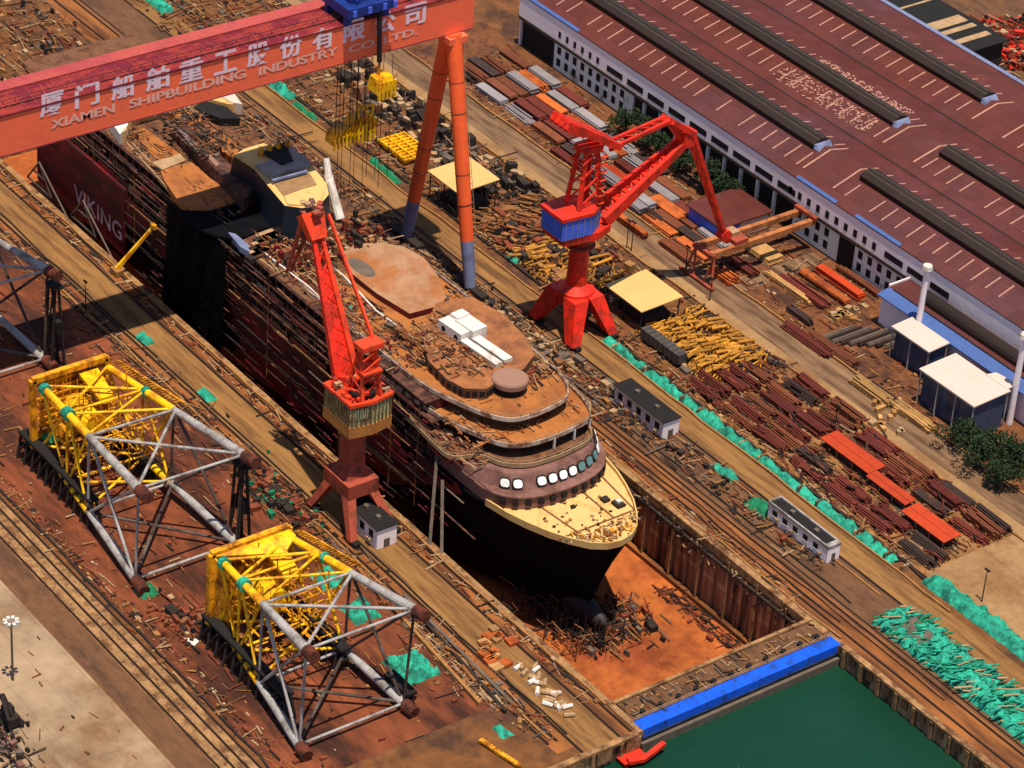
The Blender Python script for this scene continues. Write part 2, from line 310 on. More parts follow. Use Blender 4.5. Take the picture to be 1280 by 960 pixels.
for y, t in ((-118.6, 'nearest the red dirt yard'), (-120.6, 'second from the red dirt yard'), (-122.8, 'third from the red dirt yard'), (-125.2, 'nearest the pale concrete lot')):
    rail(-300, 111, y, 'dark rail in the four-rail bed at lower left, '+t, .28)

# dock walls
def dock_wall_right():
    t = empty('dock_wall', (DX0, DY1, -16.5), 'tall brown stained dock wall on the right side of the ship', 'dock wall')
    b = MB(); b.span(DX0, 111.5, DY1+.2, DY1+4, -16.6, -.05); b.build('wall_face', m_wallb, t)
    b = MB()
    x = DX0+2
    while x < 101:
        b.box((x+1.6, DY1+.35, -9.4), (3.3, 1.7, 14.2)); x += 4.6
    b.build('wall_panel', m_wallb, t)
    b = MB(); b.span(DX0, 111.5, DY1-.9, DY1+.8, -1.6, .25, m_kerb); b.span(DX0, 101, DY1-1.6, DY1-.9, -2.8, -2.3, m_c[3])
    b.build('coping', None, t)
    b = MB(); x = DX0+1
    while x < 101:
        b.span(x, x+.3, DY1-1.6, DY1-1.3, -16.4, -.2, m_kerb if int(x) % 3 else m_c[5]); x += 9.2
    b.build('wall_post', None, t)
    b = MB(); b.span(DX0, 101, DY1-1.9, DY1-.6, -16.5, -15.4); b.build('wall_footing', m_orange, t)
    b = MB()
    for i in range(90):
        x = U(30, 100); z = U(-5, -1.2); b.tube((x, DY1-1.2, z), (x+U(-2, 2), DY1-U(.8, 1.8), z-U(0, 2.5)), .16, n=5, m=random.choice([m_c[2], m_c[3], m_c[5], m_c[4]]))
    b.build('pipework', None, t)['kind'] = 'stuff'
dock_wall_right()
def dock_wall_left():
    t = empty('dock_wall', (DX0, DY0, -16.5), 'left dock wall hidden in shade beside the black hull', 'dock wall')
    b = MB(); b.span(DX0, 111.5, DY0-4, DY0-.2, -16.6, -.05); b.span(DX0-4, DX0, DY0, DY1, -16.6, -.05); b.build('wall_face', m_wallb, t)
    b = MB(); b.span(DX0, 111.5, DY0-.8, DY0+.6, -1.2, .3); b.build('coping', m_kerb, t)
dock_wall_left()
# quay walls over the water
def quay_wall(y0, y1, x0, x1, lab, axis):
    t = empty('quay_wall', (x0, y0, -4.6), lab, 'quay wall')
    b = MB(); b.span(x0, x1, y0, y1, -12, -.05); b.build('wall_face', m_wallb, t)
    b = MB(); f = MB()
    if axis == 'x':
        x = x0+1
        while x < min(x1, 290):
            b.span(x, x+.8, y0-.7, y0, -4.4, -.3); f.span(x+2, x+3.6, y0-.5, y0, -2.6, -.9); x += 5.2
    else:
        y = y0+1
        while y < y1-1:
            b.span(x1, x1+.7, y, y+.8, -4.4, -.3); f.span(x1, x1+.5, y+1.6, y+5.2, -3.4, -.6); y += 7
    b.build('fender', m_kerb, t); f.build('wall_panel', m_kerb if axis == 'y' else m_greyb, t)
    b = MB()
    if axis == 'x': b.span(x0, x1, y0-.5, y0+.9, -.4, .22)
    else: b.span(x1-.9, x1+.5, y0, y1, -.4, .22)
    b.build('coping', m_kerb, t)
quay_wall(1.0, 4.0, 111.6, 600, 'brown quay wall with fenders along the green water at lower right', 'x')
quay_wall(-400, -51.4, 108, 111.4, 'pale panelled quay end facing the water beside the blue gate', 'y')
# gate
t = empty('dock_gate', (106, -25, -5), 'blue edged floating dock gate between the rusty floor and green water', 'dock gate')
b = MB(); b.span(101.6, 110.6, -50.4, .9, -16.4, -.1); b.build('gate_body', m_greyp, t)
b = MB(); b.span(101.6, 108.2, -50.3, .9, -.1, .02); b.build('gate_deck', m_greyb, t)
b = MB(); b.span(108.25, 111.4, -50.3, .85, -1.6, .35); b.build('blue_edge', m_blue, t)
b = MB(); b.span(101.6, 102.4, -50.3, .9, .02, .7); b.build('gate_sill', m_kerb, t)
b = MB(); b.span(110.7, 111.9, -50.3, .85, -5.5, -2.9); b.build('fender_beam', m_c[5], t)
b = MB()
for y in np.arange(-50, .8, 1.9): b.bar((108.5, y, .35), (108.5, y, 1.4), .09, .09)
b.bar((108.5, -50, 1.4), (108.5, .7, 1.4), .1, .1); b.bar((108.5, -50, .9), (108.5, .7, .9), .07, .07); b.build('handrail', m_c[2], t)
for i in range(11):
    y = -47+i*4.5; b = MB(); b.tube((107.2, y, .02), (107.2, y, .75), .42, .5, n=8); b.tube((107.2, y, .75), (107.2, y, .95), .62, .55, n=8)
    b.build('bollard', m_dark, t)

# ------------------------------------------------------------------ clutter
def clutter(name, label, cat, polyfun, n, mats, smin=.3, smax=1.6, h=1.0, seed=0, pipes=.35, align=True, parentz=0., kind='stuff'):
    rr = random.Random(seed); b = MB(); pipes = min(.8, pipes+.25)
    for i in range(int(n*.8)):
        x, y = polyfun(rr)[:2]; z = parentz; m = rr.choice(mats); s = rr.uniform(smin, smax)*rr.choice([.35, .5, .6, .9])
        rz = (rr.choice([0, 0, 0, math.pi/2])+rr.gauss(0, .12)) if align and rr.random() < .8 else rr.uniform(0, 3.14)
        if rr.random() < pipes:
            L = s*rr.uniform(2.5, 7); r = rr.uniform(.06, .2); d = Vector((math.cos(rz), math.sin(rz), rr.uniform(-.1, .1)))*L/2
            c = Vector((x, y, z+r+rr.uniform(0, h*.4))); b.tube(c-d, c+d, r, n=5, m=m, cap=False)
        else:
            hh = rr.uniform(.1, h)*min(1, s); b.box((x, y, z+hh/2), (s*rr.uniform(.5, 1.6), s*rr.uniform(.3, 1), hh), rz, m, tilt=rr.gauss(0, .08))
    o = b.build(name); tag(o, label, cat, kind=kind); return o
def rect(x0, x1, y0, y1): return lambda rr: (rr.uniform(x0, x1), rr.uniform(y0, y1))
C0, C1, C2, C3, C4, C5, CT, CY, CD = m_c
clutter('yard_debris', 'scrap, pipes and planks strewn along the quay beside the right dock edge', 'debris', lambda r: (r.uniform(-170, 96), r.gauss(2.8, .9)), 700, [C0, C1, C4, C3, C2], .3, 1.2, .8, 1)
clutter('yard_debris', 'band of machine scrap between the two sheds on the right quay', 'debris', lambda r: (r.uniform(-160, 90), min(19.5, max(10.8, r.gauss(15.2, 2.2)))), 1700, [C0, C3, C5, C1, C2, C4, C3], .3, 1.8, 1.3, 2)
clutter('yard_debris', 'scraps lying between the teal heaps and the storage yard', 'debris', lambda r: (r.uniform(-200, 98), r.uniform(31, 35)), 1100, [C0, C2, C4, C3, C1], .3, 1.6, 1.0, 3)
clutter('yard_debris', 'rust coloured litter across the storage yard between tan roofs and pipe stacks', 'debris', rect(-200, 102, 34, 58.5), 2600, [C0, C1, C4, C3, C2, C5], .4, 2.0, 1.0, 4)
clutter('yard_debris', 'litter between the steel plate stacks below the workshop', 'debris', rect(-135, 70, 71, 98), 1500, [C0, C1, C4, C3, C2], .3, 1.8, .6, 5)
clutter('yard_debris', 'planks and scrap on the left quay between rail and dock edge', 'debris', lambda r: (r.uniform(-170, 100), r.gauss(-53.2, .8)), 600, [C0, C1, C4, C3, C2, C2], .3, 1.3, .8, 6)
clutter('yard_debris', 'scrap along the rails at the jacket side of the left quay road', 'debris', lambda r: (r.uniform(-150, 104), r.gauss(-67.6, 1.8)), 1000, [C0, C1, C4, C3, C2, C5], .3, 1.5, .8, 7)
clutter('yard_debris', 'rusty scrap scattered over the red dirt around the jackets', 'debris', rect(-110, 90, -116, -70), 900, [C0, C1, C1, C3, C4, C2], .3, 1.7, .8, 8)
clutter('yard_debris', 'line of rubble between the red dirt yard and the four rails', 'debris', lambda r: (r.uniform(-120, 100), r.gauss(-115.5, 1.2)), 700, [C0, C1, C3, C2, C4], .3, 1.3, .7, 9)
clutter('dock_debris', 'blocks, planks and scrap on the dock floor round the bulbous bow', 'debris', lambda r: (min(80, r.gauss(65, 4.5)), r.gauss(-22, 5)), 520, [C3, C1, C0, C3, C5, C4, C1], .5, 2.2, 2.0, 10, parentz=-16.5)
clutter('dock_debris', 'dark scrap heaps on the dock floor at the foot of the right wall', 'debris', lambda r: (r.uniform(60, 86), r.gauss(-3.5, 1.2)), 160, [C3, C1, C3], .5, 1.7, 1.0, 11, parentz=-16.5)
clutter('gate_debris', 'small gear lying on the deck of the blue edged gate', 'debris', rect(102.6, 107, -50, .5), 170, [C0, C4, C2, C3, C5], .3, 1.2, .6, 12, parentz=.02)
clutter('yard_debris', 'jumble of gear around the far end of the dock at upper left', 'debris', rect(-232, -172, -50, 2), 1100, [C0, C3, C4, C2, C1, C5], .5, 2.5, 1.8, 13)
clutter('yard_debris', 'scrap behind the girder along the far right quay', 'debris', rect(-260, -172, 20, 60), 900, [C0, C3, C4, C1, C5], .5, 2.2, 1.2, 14)
clutter('far_yard_debris', 'red and brown machine parts beyond the far edge of the maroon roof', 'debris', lambda r: at(r.uniform(1222, 1282), r.uniform(25, 90)), 500, [m_red, C1, m_maroon, C3, C2, C1], .8, 3.2, 2.4, 15)
clutter('yard_debris', 'pale sacks and bricks by the rails near the left quay end', 'debris', lambda r: (r.uniform(58, 92), r.gauss(-69.6, 1.2)), 330, [C2, C2, C4, C0, C5], .5, 1.7, 1.0, 16, pipes=.15)
clutter('yard_debris', 'heap of dark and pinkish scrap at the lower left corner', 'debris', lambda r: (r.gauss(48, 6), r.gauss(-158, 3.2)), 420, [C3, C3, C2, C5, m_brwall], .4, 1.8, 2.0, 17)
clutter('yard_debris', 'dark stains and scraps on the pale lot', 'debris', rect(25, 100, -158, -133), 60, [C3, C0, C1], .3, 1.0, .4, 18)

def cable(y, x0, x1, m, label, r=.16, seed=0):
    rr = random.Random(seed); b = MB(); x = x0; p = (x, y, r)
    while x < x1:
        x += rr.uniform(5, 12); q_ = (x, y+rr.gauss(0, .22), r+rr.uniform(0, .15)); b.bar(p, q_, r*2, r*2); p = q_
    tag(b.build('hose_line', m, loc=(x0, y, 0)), label, 'hose', 'long hoses and cable trays along the quays')
cable(1.9, -165, 100, C4, 'tan hose along the very edge of the right dock wall', .2, 1)
cable(5.6, -165, 100, C3, 'dark cable between the first two rails of the right quay', .14, 2)
cable(7.1, -165, 130, C0, 'brown cable tray beside the second right quay rail', .2, 3)
cable(12.0, -165, 100, C3, 'dark hose on the dock side of the debris strip', .14, 4)
cable(18.9, -165, 100, C4, 'tan hose on the road side of the debris strip', .16, 5)
cable(27.7, -165, 110, C4, 'pale kerb hose running under the teal heaps', .2, 6)
cable(30.9, -165, 110, C3, 'dark pipe line behind the teal heaps', .25, 7)
cable(58.8, -165, 110, C4, 'pale kerb line between storage yard and road shoulder', .22, 8)
cable(-51.6, -165, 100, C4, 'tan hose along the left dock edge', .2, 9)
cable(-63.2, -165, 100, C3, 'dark cable along the left quay road edge', .15, 10)
cable(-67.3, -165, 100, C4, 'tan cable tray between the rails of the jacket side', .2, 11)
cable(-117.3, -165, 100, C3, 'dark hose at the edge of the red dirt beside the four rails', .2, 12)
cable(70.9, -165, 200, C4, 'pale kerb line between road and plate yard', .22, 13)

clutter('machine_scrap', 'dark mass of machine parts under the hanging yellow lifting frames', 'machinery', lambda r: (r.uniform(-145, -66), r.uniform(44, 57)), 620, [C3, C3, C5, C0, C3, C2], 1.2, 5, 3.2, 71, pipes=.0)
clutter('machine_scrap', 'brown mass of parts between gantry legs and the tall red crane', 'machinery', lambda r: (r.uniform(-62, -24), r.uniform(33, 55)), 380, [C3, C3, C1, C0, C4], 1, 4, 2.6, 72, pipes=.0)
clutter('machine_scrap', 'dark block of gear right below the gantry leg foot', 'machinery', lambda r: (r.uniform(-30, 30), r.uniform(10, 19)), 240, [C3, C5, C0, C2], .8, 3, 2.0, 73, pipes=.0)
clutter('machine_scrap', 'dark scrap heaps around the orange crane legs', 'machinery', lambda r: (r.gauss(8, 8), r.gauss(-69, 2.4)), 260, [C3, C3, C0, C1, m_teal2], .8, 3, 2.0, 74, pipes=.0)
clutter('machine_scrap', 'rusty parts heap between the two yellow jackets', 'machinery', lambda r: (r.gauss(36, 4), r.gauss(-108, 2.2)), 160, [C1, C1, C3, C0], .8, 2.6, 1.8, 75, pipes=.0)

# ------------------------------------------------------------------ workshop hall
def workshop():
    X0, X1 = -133.5, 215; YE = 99.4; ZE = 15.4
    t = empty('workshop_hall', (X0, YE, 0), 'vast workshop hall with maroon sheet roof, dark ridge monitors and long lavender wall', 'factory hall')
    prof = [(YE-.12, ZE)]; ridges = []
    y = YE; zr = 19.2; zv = 16.2
    for k in range(3):
        r = y+12+(0 if k else -.4); ridges.append(r); prof.append((r, zr)); y2 = y+28.4 if k else 124.2
        if k == 2: y2 = 183.5
        prof.append((y2, zv if k < 2 else ZE)); y = y2
    b = MB()
    for (ya, za), (yb, zb) in zip(prof[:-1], prof[1:]):
        b.add([(X0, ya, za), (X1, ya, za), (X1, yb, zb), (X0, yb, zb), (X0, ya, za-.3), (X1, ya, za-.3), (X1, yb, zb-.3), (X0, yb, zb-.3)],
              [(0, 1, 2, 3), (7, 6, 5, 4), (0, 3, 7, 4), (1, 5, 6, 2), (0, 4, 5, 1), (3, 2, 6, 7)])
    b.build('roof', m_roofm, t)
    b = MB()
    for v in (prof[2], prof[4]): b.span(X0, X1, v[0]-.3, v[0]+.3, v[1]-.1, v[1]+.08)
    b.build('valley_gutter', m_mon, t)
    # walls
    b = MB(); b.span(X0, X1, YE, YE+.5, 9.2, ZE-.35)
    b.span(X0, X0+.5, YE+.5, 183, 0, ZE-.35); b.build('upper_wall', m_wall, t)
    b = MB(); b.span(X0+.3, X1, YE+1.3, YE+1.7, 0, 9.2); b.build('lower_wall', m_dark, t)
    b = MB(); b.span(X0, X1, YE-.25, YE+1.4, 8.75, 9.2); b.span(X0, X1, YE-.1, YE+1.3, 8.1, 8.4); b.build('ledge', m_c[5], t)
    # plaster lower panels with two rows of windows
    def plaster(xa, xb):
        b = MB(); b.span(xa, xb, YE+.6, YE+1.2, .2, 8); w = b.build('plaster_wall', m_wall2, t)
        b = MB(); x = xa+1.4
        while x < xb-2:
            for z in (1.6, 5.0): MB().span(x, x+1.5, YE+.5, YE+.65, z, z+2.1).build('lower_window', m_dark, t)
            x += 3.4
    plaster(-118, -84); plaster(-20, -3); plaster(2.5, 29.5)
    b = MB(); b.span(-3, 2.4, YE+.4, YE+1.25, .1, 8); b.build('hall_door', m_dark, t)
    b = MB()
    for x in np.arange(-80, -22, 6.5): MB().span(x, x+.7, YE+.5, YE+1.3, 0, 8.2).build('pillar', m_wall2, t)
    # windows of the upper band
    def slots(xa, xb, step, w, z0, z1):
        x = xa
        while x < xb: MB().span(x, x+w, YE-.06, YE+.1, z0, z1).build('window', m_dark, t); x += step
    slots(-116, -97, 3.3, 1.1, 10.2, 12.0); slots(-95, -24, 8.6, 6.6, 10.0, 11.7); slots(-22, 11.5, 3.4, 1.3, 10.1, 12.1); slots(13, 31, 8, 6.4, 10.2, 11.9)
    # roof monitors
    for k, r in enumerate(ridges):
        off = (0, 1, 3)[k]
        for xa, xb in ((X0-.5, -24.5+off), (-7.5+off, X1)):
            mb = MB(); h = zr+1.5; w = 2.5
            P = [(-w, zr-.8), (-w-.3, h-.9), (-w+.9, h-.3), (0, h+.25), (w-.9, h-.3), (w+.3, h-.9), (w, zr-.8)]
            n = len(P); vs = [(xa, r+p[0], p[1]) for p in P]+[(xb, r+p[0], p[1]) for p in P]
            mb.add(vs, [(i, i+1, n+i+1, n+i) for i in range(n-1)]+[tuple(range(n-1, -1, -1)), tuple(range(n, 2*n))]); mo = mb.build('ridge_monitor', m_mon, t)
            mb = MB(); mb.bar((xa, r-.95, h-.1), (xb, r-.95, h-.1), .16, .14); mb.bar((xa, r+.2, h+.3), (xb, r+.2, h+.3), .12, .1); mb.build('ridge_cap', m_c[5], mo)
            mb = MB(); xe = xb if xa < -50 else xa; s = 1 if xa < -50 else -1
            if s > 0:
                mb.hullbox([(xe, r-2.7, zr-.5), (xe+1.6, r-2.3, zr-.7), (xe+1.6, r+2.3, zr-.7), (xe, r+2.7, zr-.5)], [(xe, r-2.6, h-.8), (xe+.5, r-2, h-1), (xe+.5, r+2, h-1), (xe, r+2.6, h-.8)])
                mb.build('end_flashing', m_bluel, mo)
    # skylight strips across the slopes
    def zroof(y):
        for (ya, za), (yb, zb) in zip(prof[:-1], prof[1:]):
            if ya <= y <= yb: return za+(zb-za)*(y-ya)/(yb-ya)
    b = MB()
    for k, r in enumerate(ridges):
        x = X0+3
        while x < 200:
            off = (0, 1, 3)[k]; gap = -24.5+off+2 < x < -7.5+off-1
            if not gap:
                for ya, yb in ((r-8.8, r-3.3), (r+3.3, r+7.2)):
                    if random.random() < .94:
                        ln = U(.85, 1); ym = (ya+yb)/2; ya, yb = ym-(yb-ya)/2*ln, ym+(yb-ya)/2*ln
                        bb = MB() if (x > -78 and k < 2 and x < 55 and len([1 for c_ in t.children if c_.name.startswith('skylight_strip')]) < 99) else b
                        bb.bar((x, ya, zroof(ya)+.06), (x+U(-.1, .1), yb, zroof(yb)+.06), .4, .12)
                        if bb is not b: bb.build('skylight_strip', m_strip, t)
            x += 4.45
        for x in (-24.5+off+3.2, -7.5+off-2.6):
            b.bar((x, r-8.5, zroof(r-8.5)+.06), (x, r, zr+.06), .5, .12); b.bar((x, r, zr+.06), (x, r+6, zroof(r+6)+.06), .5, .12)
    b.build('far_skylight_strips', m_strip, t)['kind'] = 'stuff'
    b = MB(); rr = random.Random(3)
    for i in range(560):
        x = rr.uniform(-62, -27); r = ridges[1]; y = r + (rr.uniform(-9.5, -3.4) if rr.random() < .6 else rr.uniform(3.4, 8)) + (x+44)*.02
        b.box((x, y, zroof(y)+.1), (rr.uniform(.3, .8), rr.uniform(.2, .5), .12), rr.uniform(0, 3))
    o = b.build('roof_patches', m_strip, t); o['kind'] = 'stuff'
    # blue translucent eave sheets
    for xa, xb in ((X0, -108), (-20, -5.5), (1.5, 17.5)):
        b = MB(); b.hullbox([(xa, YE-.14, ZE-.1), (xb, YE-.14, ZE-.1), (xb, YE+.7, ZE+.3), (xa, YE+.7, ZE+.3)], [(xa, YE-.14, ZE+.1), (xb, YE-.14, ZE+.1), (xb, YE+.7, ZE+.5), (xa, YE+.7, ZE+.5)])
        b.build('eave_sheet', m_eaveb, t)
    b = MB(); b.span(X0, X1, 183, 184.4, ZE-.4, ZE+.35); b.build('far_gutter', m_bluel, t)
workshop()
# annex in front of the hall
t = empty('annex_building', (24, 90, 0), 'low annex with blue sheet roof edge and long dark rounded duct below the hall wall', 'annex')
b = MB(); b.span(23, 160, 90.2, 98.9, 0, 7.7); b.build('wall', m_wall, t)
b = MB(); b.span(22.5, 160, 92.8, 99.3, 8.4, 9.0); b.build('brown_roof', m_roofm, t)
b = MB(); b.hullbox([(22.5, 88.9, 8.0), (160, 88.9, 8.0), (160, 92.8, 8.6), (22.5, 92.8, 8.6)], [(22.5, 88.9, 8.3), (160, 88.9, 8.3), (160, 92.8, 8.9), (22.5, 92.8, 8.9)]); b.build('blue_roof', m_eaveb, t)
b = MB(); b.tube((31, 96.2, 9.6), (160, 96.2, 9.6), 1.9, n=14); b.build('roof_duct', m_mon, t, smooth=False)
b = MB(); b.span(22.2, 22.5, 92.8, 99.3, 8.0, 9.5); b.build('parapet', m_wall, t)
b = MB(); b.bar((24, 92.7, 9.0), (160, 92.7, 9.0), .3, .3); b.build('roof_channel', m_c[3], t)
# dark far roofs beyond the hall
t = empty('far_shed', (-95, 188, 0), 'dark flat roofed shed with pale strips behind the far edge of the maroon roof', 'shed')
b = MB(); b.span(-120, -56, 187, 205, 0, 10); b.build('wall', m_c[3], t)
b = MB(); b.span(-121, -55, 186, 206, 10, 10.4); b.build('roof', m_dark, t)
for x, w in ((-73, 4), (-67.5, 2), (-62, 2.2), (-84, .8)): MB().span(x, x+w, 190, 204, 10.4, 10.5).build('roof_strip', m_c[2], t)
sheet('far_ground', -200, 200, 206.5, 420, Z1, m_greyb)

# small brown roofed building by the hall
t = empty('site_office', (-30, 88, 0), 'small brown roofed building with blue and white walls beside the hall', 'building')
p = [(-36.5, 80.5), (-24.2, 80.5), (-24.2, 95.8), (-36.5, 95.8)]
b = MB(); b.prism(p, 0, 4.6); b.build('wall', m_bluec, t)
b = MB(); b.span(-24.18, -24.0, 86.6, 95.6, .3, 4.3); b.build('white_wall', m_white, t)
b = MB(); b.span(-37.2, -23.4, 79.8, 96.5, 4.6, 4.95); b.build('roof', m_roofm, t)
b = MB(); b.span(-24, -23.85, 88, 89.4, 1.4, 3); b.span(-24, -23.85, 91.5, 93, 1.4, 3); b.build('window', m_dark, t)

# white canopies at the right
def canopy(px, py, x0, x1, y0, y1, z, label, nx, ny):
    t = empty('canopy_shelter', (x0, y0, 0), label, 'shelter')
    b = MB(); b.hullbox([(x0, y0, z), (x1, y0, z), (x1, y1, z+.5), (x0, y1, z+.5)], [(x0, y0, z+.3), (x1, y0, z+.3), (x1, y1, z+.8), (x0, y1, z+.8)]); b.build('roof', m_roofwh, t)
    for i in range(nx):
        for j in (0, 1):
            x = x0+.4+(x1-x0-.8)*i/(nx-1); y = y0+.4 if j == 0 else y1-.4
            MB().tube((x, y, 0), (x, y, z+.1), .2, n=6, m=m_greyp).build('post', None, t)
    b = MB(); b.span(x0+.6, x1-.6, y0+1.2, y1-.8, .1, z-.6); b.build('screen_wall', mat('blue_grey_glazing', ph(58, 80, 108), .25, var=.35, scale=.3, stretch=(1, 1, .3)), t)
    b = MB(); b.bar((x0, y0+.3, z-.2), (x1, y0+.3, z-.2), .2, .35); b.build('edge_beam', m_greyp, t)
    return t
canopy(0, 0, 35, 47.8, 82.2, 88.6, 8, 'smaller white roofed open shelter below the left white chimney', 3, 2)
t = canopy(0, 0, 52.8, 70.8, 74.4, 85.6, 9, 'larger white roofed shelter beside the green trees at right', 4, 2)
b = MB(); b.hullbox([(63, 85.2, 9.6), (70, 85.2, 9.6), (69.5, 89, 9.5), (63.5, 88, 9.5)], [(63, 85.2, 9.9), (70, 85.2, 9.9), (69.5, 89, 9.8), (63.5, 88, 9.8)]); b.build('roof_wing', m_roofwh, t)
b = MB(); b.tube((74, 78, 1.6), (84, 78, 1.6), 1.4, n=10)
tag(b.build('storage_tank', m_c[2], loc=(74, 78, 0)), 'pale horizontal tank beside the larger white shelter', 'tank')
def chimney(x, y, h, label):
    t = empty('chimney', (x, y, 0), label, 'chimney')
    MB().tube((x, y, 0), (x, y, h), .8, .65, n=14).build('shaft', m_wall, t)
    b = MB(); b.tube((x, y, h), (x, y, h+.5), .8, 1.3, n=14); b.tube((x, y, h+.5), (x, y, h+1.5), 1.3, 1.1, n=14); b.build('cap', m_white, t)
chimney(37.0, 88.9, 22.2, 'white round chimney rising behind the smaller white shelter')
chimney(70.2, 87.6, 22.4, 'white chimney at the right picture edge behind the larger shelter')

# ------------------------------------------------------------------ goliath gantry
def gantry():
    XF, XB = -51.0, -63.5; Y0, Y1 = -128, 21.2; ZB, ZT = 61.2, 70.8
    t = empty('gantry_crane', (-51, 15.2, 0), 'huge red goliath gantry crane with white lettering spanning the ship', 'gantry crane')
    b = MB(); b.span(XF-4.2, XF, Y0, Y1, ZB, ZT); gd = b.build('front_girder', m_girder, t)
    b = MB(); b.span(XB, XB+3.4, Y0, Y1, ZB+.3, ZT); b.build('rear_girder', m_girder, t)
    b = MB(); b.span(XF-8.8, XF+.25, Y0, Y1+.1, ZT, ZT+.22); b.build('girder_top', mat('crimson_top_plate', ph(182, 62, 52), .7, scale=.35, var=.3, stretch=(1, .4, 1), dirt=ph(116, 24, 44), damt=.5, dscale=.35), t)
    b = MB(); b.span(XB-.1, XB+3.6, Y0, Y1+.1, ZT, ZT+.6); b.build('rear_walkway', m_girdtop, t)
    b = MB()
    for y in np.arange(Y0+1, Y1-2, 2.6): b.bar((XF-.8, y, ZT+.3), (XF-7.8, y+U(-2, 2), ZT+.3), .14, .12); 
    b.build('top_stiffeners', m_girdtop, t)
    b = MB()
    for y in np.arange(Y0+1, Y1, 11.5): b.span(XB+3.6, XF-4.4, y, y+1.6, ZB+2, ZT-1)
    b.build('cross_tie', m_girder, t)
    b = MB(); b.span(XB+3.5, XF-4.4, Y0, Y1, ZB+3, ZB+3.3); b.build('service_deck', m_girdtop, t)
    b = MB()
    for y in np.arange(Y0+1, Y1, 3.0):
        b.tube((XF-4, y, ZT), (XF-4, y, ZT+1.1), .06, n=4)
    b.tube((XF-4, Y0, ZT+1.1), (XF-4, Y1, ZT+1.1), .07, n=4); b.bar((XF-2.6, Y0, ZT+.35), (XF-2.6, Y1, ZT+.35), .15, .3); b.bar((XB+1.5, Y0, ZT+.35), (XB+1.5, Y1, ZT+.35), .15, .3)
    b.build('handrail', m_c[3], t)
    b = MB(); b.span(XF+.02, XF+.14, Y0, Y1, ZT-.3, ZT-.05); b.span(XF+.02, XF+.12, Y0, Y1, ZB+.05, ZB+.4); b.build('flange', m_girdtop, t)
    # A frame leg
    for k, (xf, zt_) in enumerate(((-37.6, 0), (-64.0, 0))):
        top = (-51.6-.9*(1 if k else -1), 15.6, ZB+.2); foot = (xf, 15.2, .9)
        d = [(foot[i]-top[i]) for i in range(3)]; e = (foot[2]+11.5-top[2])/(foot[2]-top[2])
        mid = tuple(top[i]+d[i]*e for i in range(3)); e2 = .42; m2 = tuple(top[i]+d[i]*e2 for i in range(3))
        b = MB(); b.tube(top, m2, 1.85, 1.8, n=24); b.tube(m2, mid, 1.8, 1.6, n=24); lg = b.build('leg', m_legred, t, smooth=False)
        MB().tube(mid, foot, 1.6, 1.35, n=24).build('blue_foot', m_bluel, lg)
        for f in (.18, .3, .42, .54, .66):
            p_ = tuple(top[i]+d[i]*f for i in range(3)); q_ = tuple(top[i]+d[i]*(f+.006) for i in range(3)); r_ = 1.9-(.05 if f < .4 else .12); MB().tube(p_, q_, r_, r_, n=18).build('weld_ring', m_brick, lg)
        b = MB()
        for yy in (17.4, 18.1):
            b.bar((top[0]+d[0]*.02, yy-.1, top[2]-1), (foot[0], yy-.6, 3), .1, .1)
        for k_ in range(38):
            f = k_/38; b.bar((top[0]+d[0]*f, 17.3-.5*f, top[2]-1-(top[2]-4)*f), (top[0]+d[0]*f, 18.0-.5*f, top[2]-1-(top[2]-4)*f), .1, .1)
        b.build('ladder', m_c[2], lg)
        b = MB(); b.span(xf-6, xf+6, 14.2, 16.4, .1, 1.3); b.build('bogie', m_c[3], lg)
    b = MB(); b.span(-54.4, -48.8, 13.3, 18.4, ZB-1.6, ZB-.02); b.build('leg_head', m_girder, t)
    b = MB(); b.span(-66, -47, -127, -122, 0, ZB-.05); b.build('rigid_leg', m_girder, t)
    # trolley
    tr = empty('hoist_trolley', (-50, -8, ZT), 'dark blue hoist trolley riding on top of the red girder', 'trolley')
    b = MB(); b.span(-59.5, -48.6, -15.0, -3.0, ZT+2.6, ZT+4.8); b.span(-58, -51, -13, -5, ZT+4.8, ZT+7); b.build('body', m_trolley, tr)
    for x in (-58, -50.5):
        for y in (-14, -4): MB().span(x-.5, x+.5, y-.8, y+.8, ZT+.25, ZT+2.6).build('wheel_post', m_trolley, tr)
    b = MB()
    for y in (-14, -10, -6, -3.2): b.span(-48.6, -48.3, y, y+1.0, ZT+2.9, ZT+4.4)
    b.build('panel', m_bluec, tr)
    b = MB()
    for i in range(30): b.box((U(-58, -50), U(-14, -4), ZT+U(4.8, 7.4)), (U(.4, 1.8), U(.4, 1.8), U(.4, 1.4)), U(0, 3), random.choice([m_trolley, m_c[3], m_bluec]))
    b.build('machinery', None, tr)['kind'] = 'stuff'
    b = MB()
    b.tube((-49.6, -6.2, ZT+4), (-48.6, -6.2, 60.8), .6, n=8); b.build('hook_column', m_dark, tr)
    hb = empty('lifting_beam', (-48, -6, 54), 'small yellow toothed lifting beam hanging under the trolley', 'lifting beam')
    b = MB(); b.hullbox([(-50.4, -8.2, 54.0), (-46, -8.2, 54), (-46, -3.2, 54), (-50.4, -3.2, 54)], [(-49.4, -8.0, 57.6), (-47, -8, 57.6), (-47, -3.6, 57.6), (-49.4, -3.6, 57.6)])
    for i in range(5): b.span(-46.0, -45.6, -8.1+i*1.05, -7.5+i*1.05, 52.6, 57.0)
    for i in range(4): b.bar((-45.8, -8+i*1.1, 57), (-45.8, -6.9+i*1.1, 54), .25, .25)
    b.build('frame', m_yellow, hb)
    b = MB(); b.tube((-48.6, -6.2, 57.6), (-48.6, -6.2, 61), .35, n=6); b.build('shackle', m_pyel, hb)
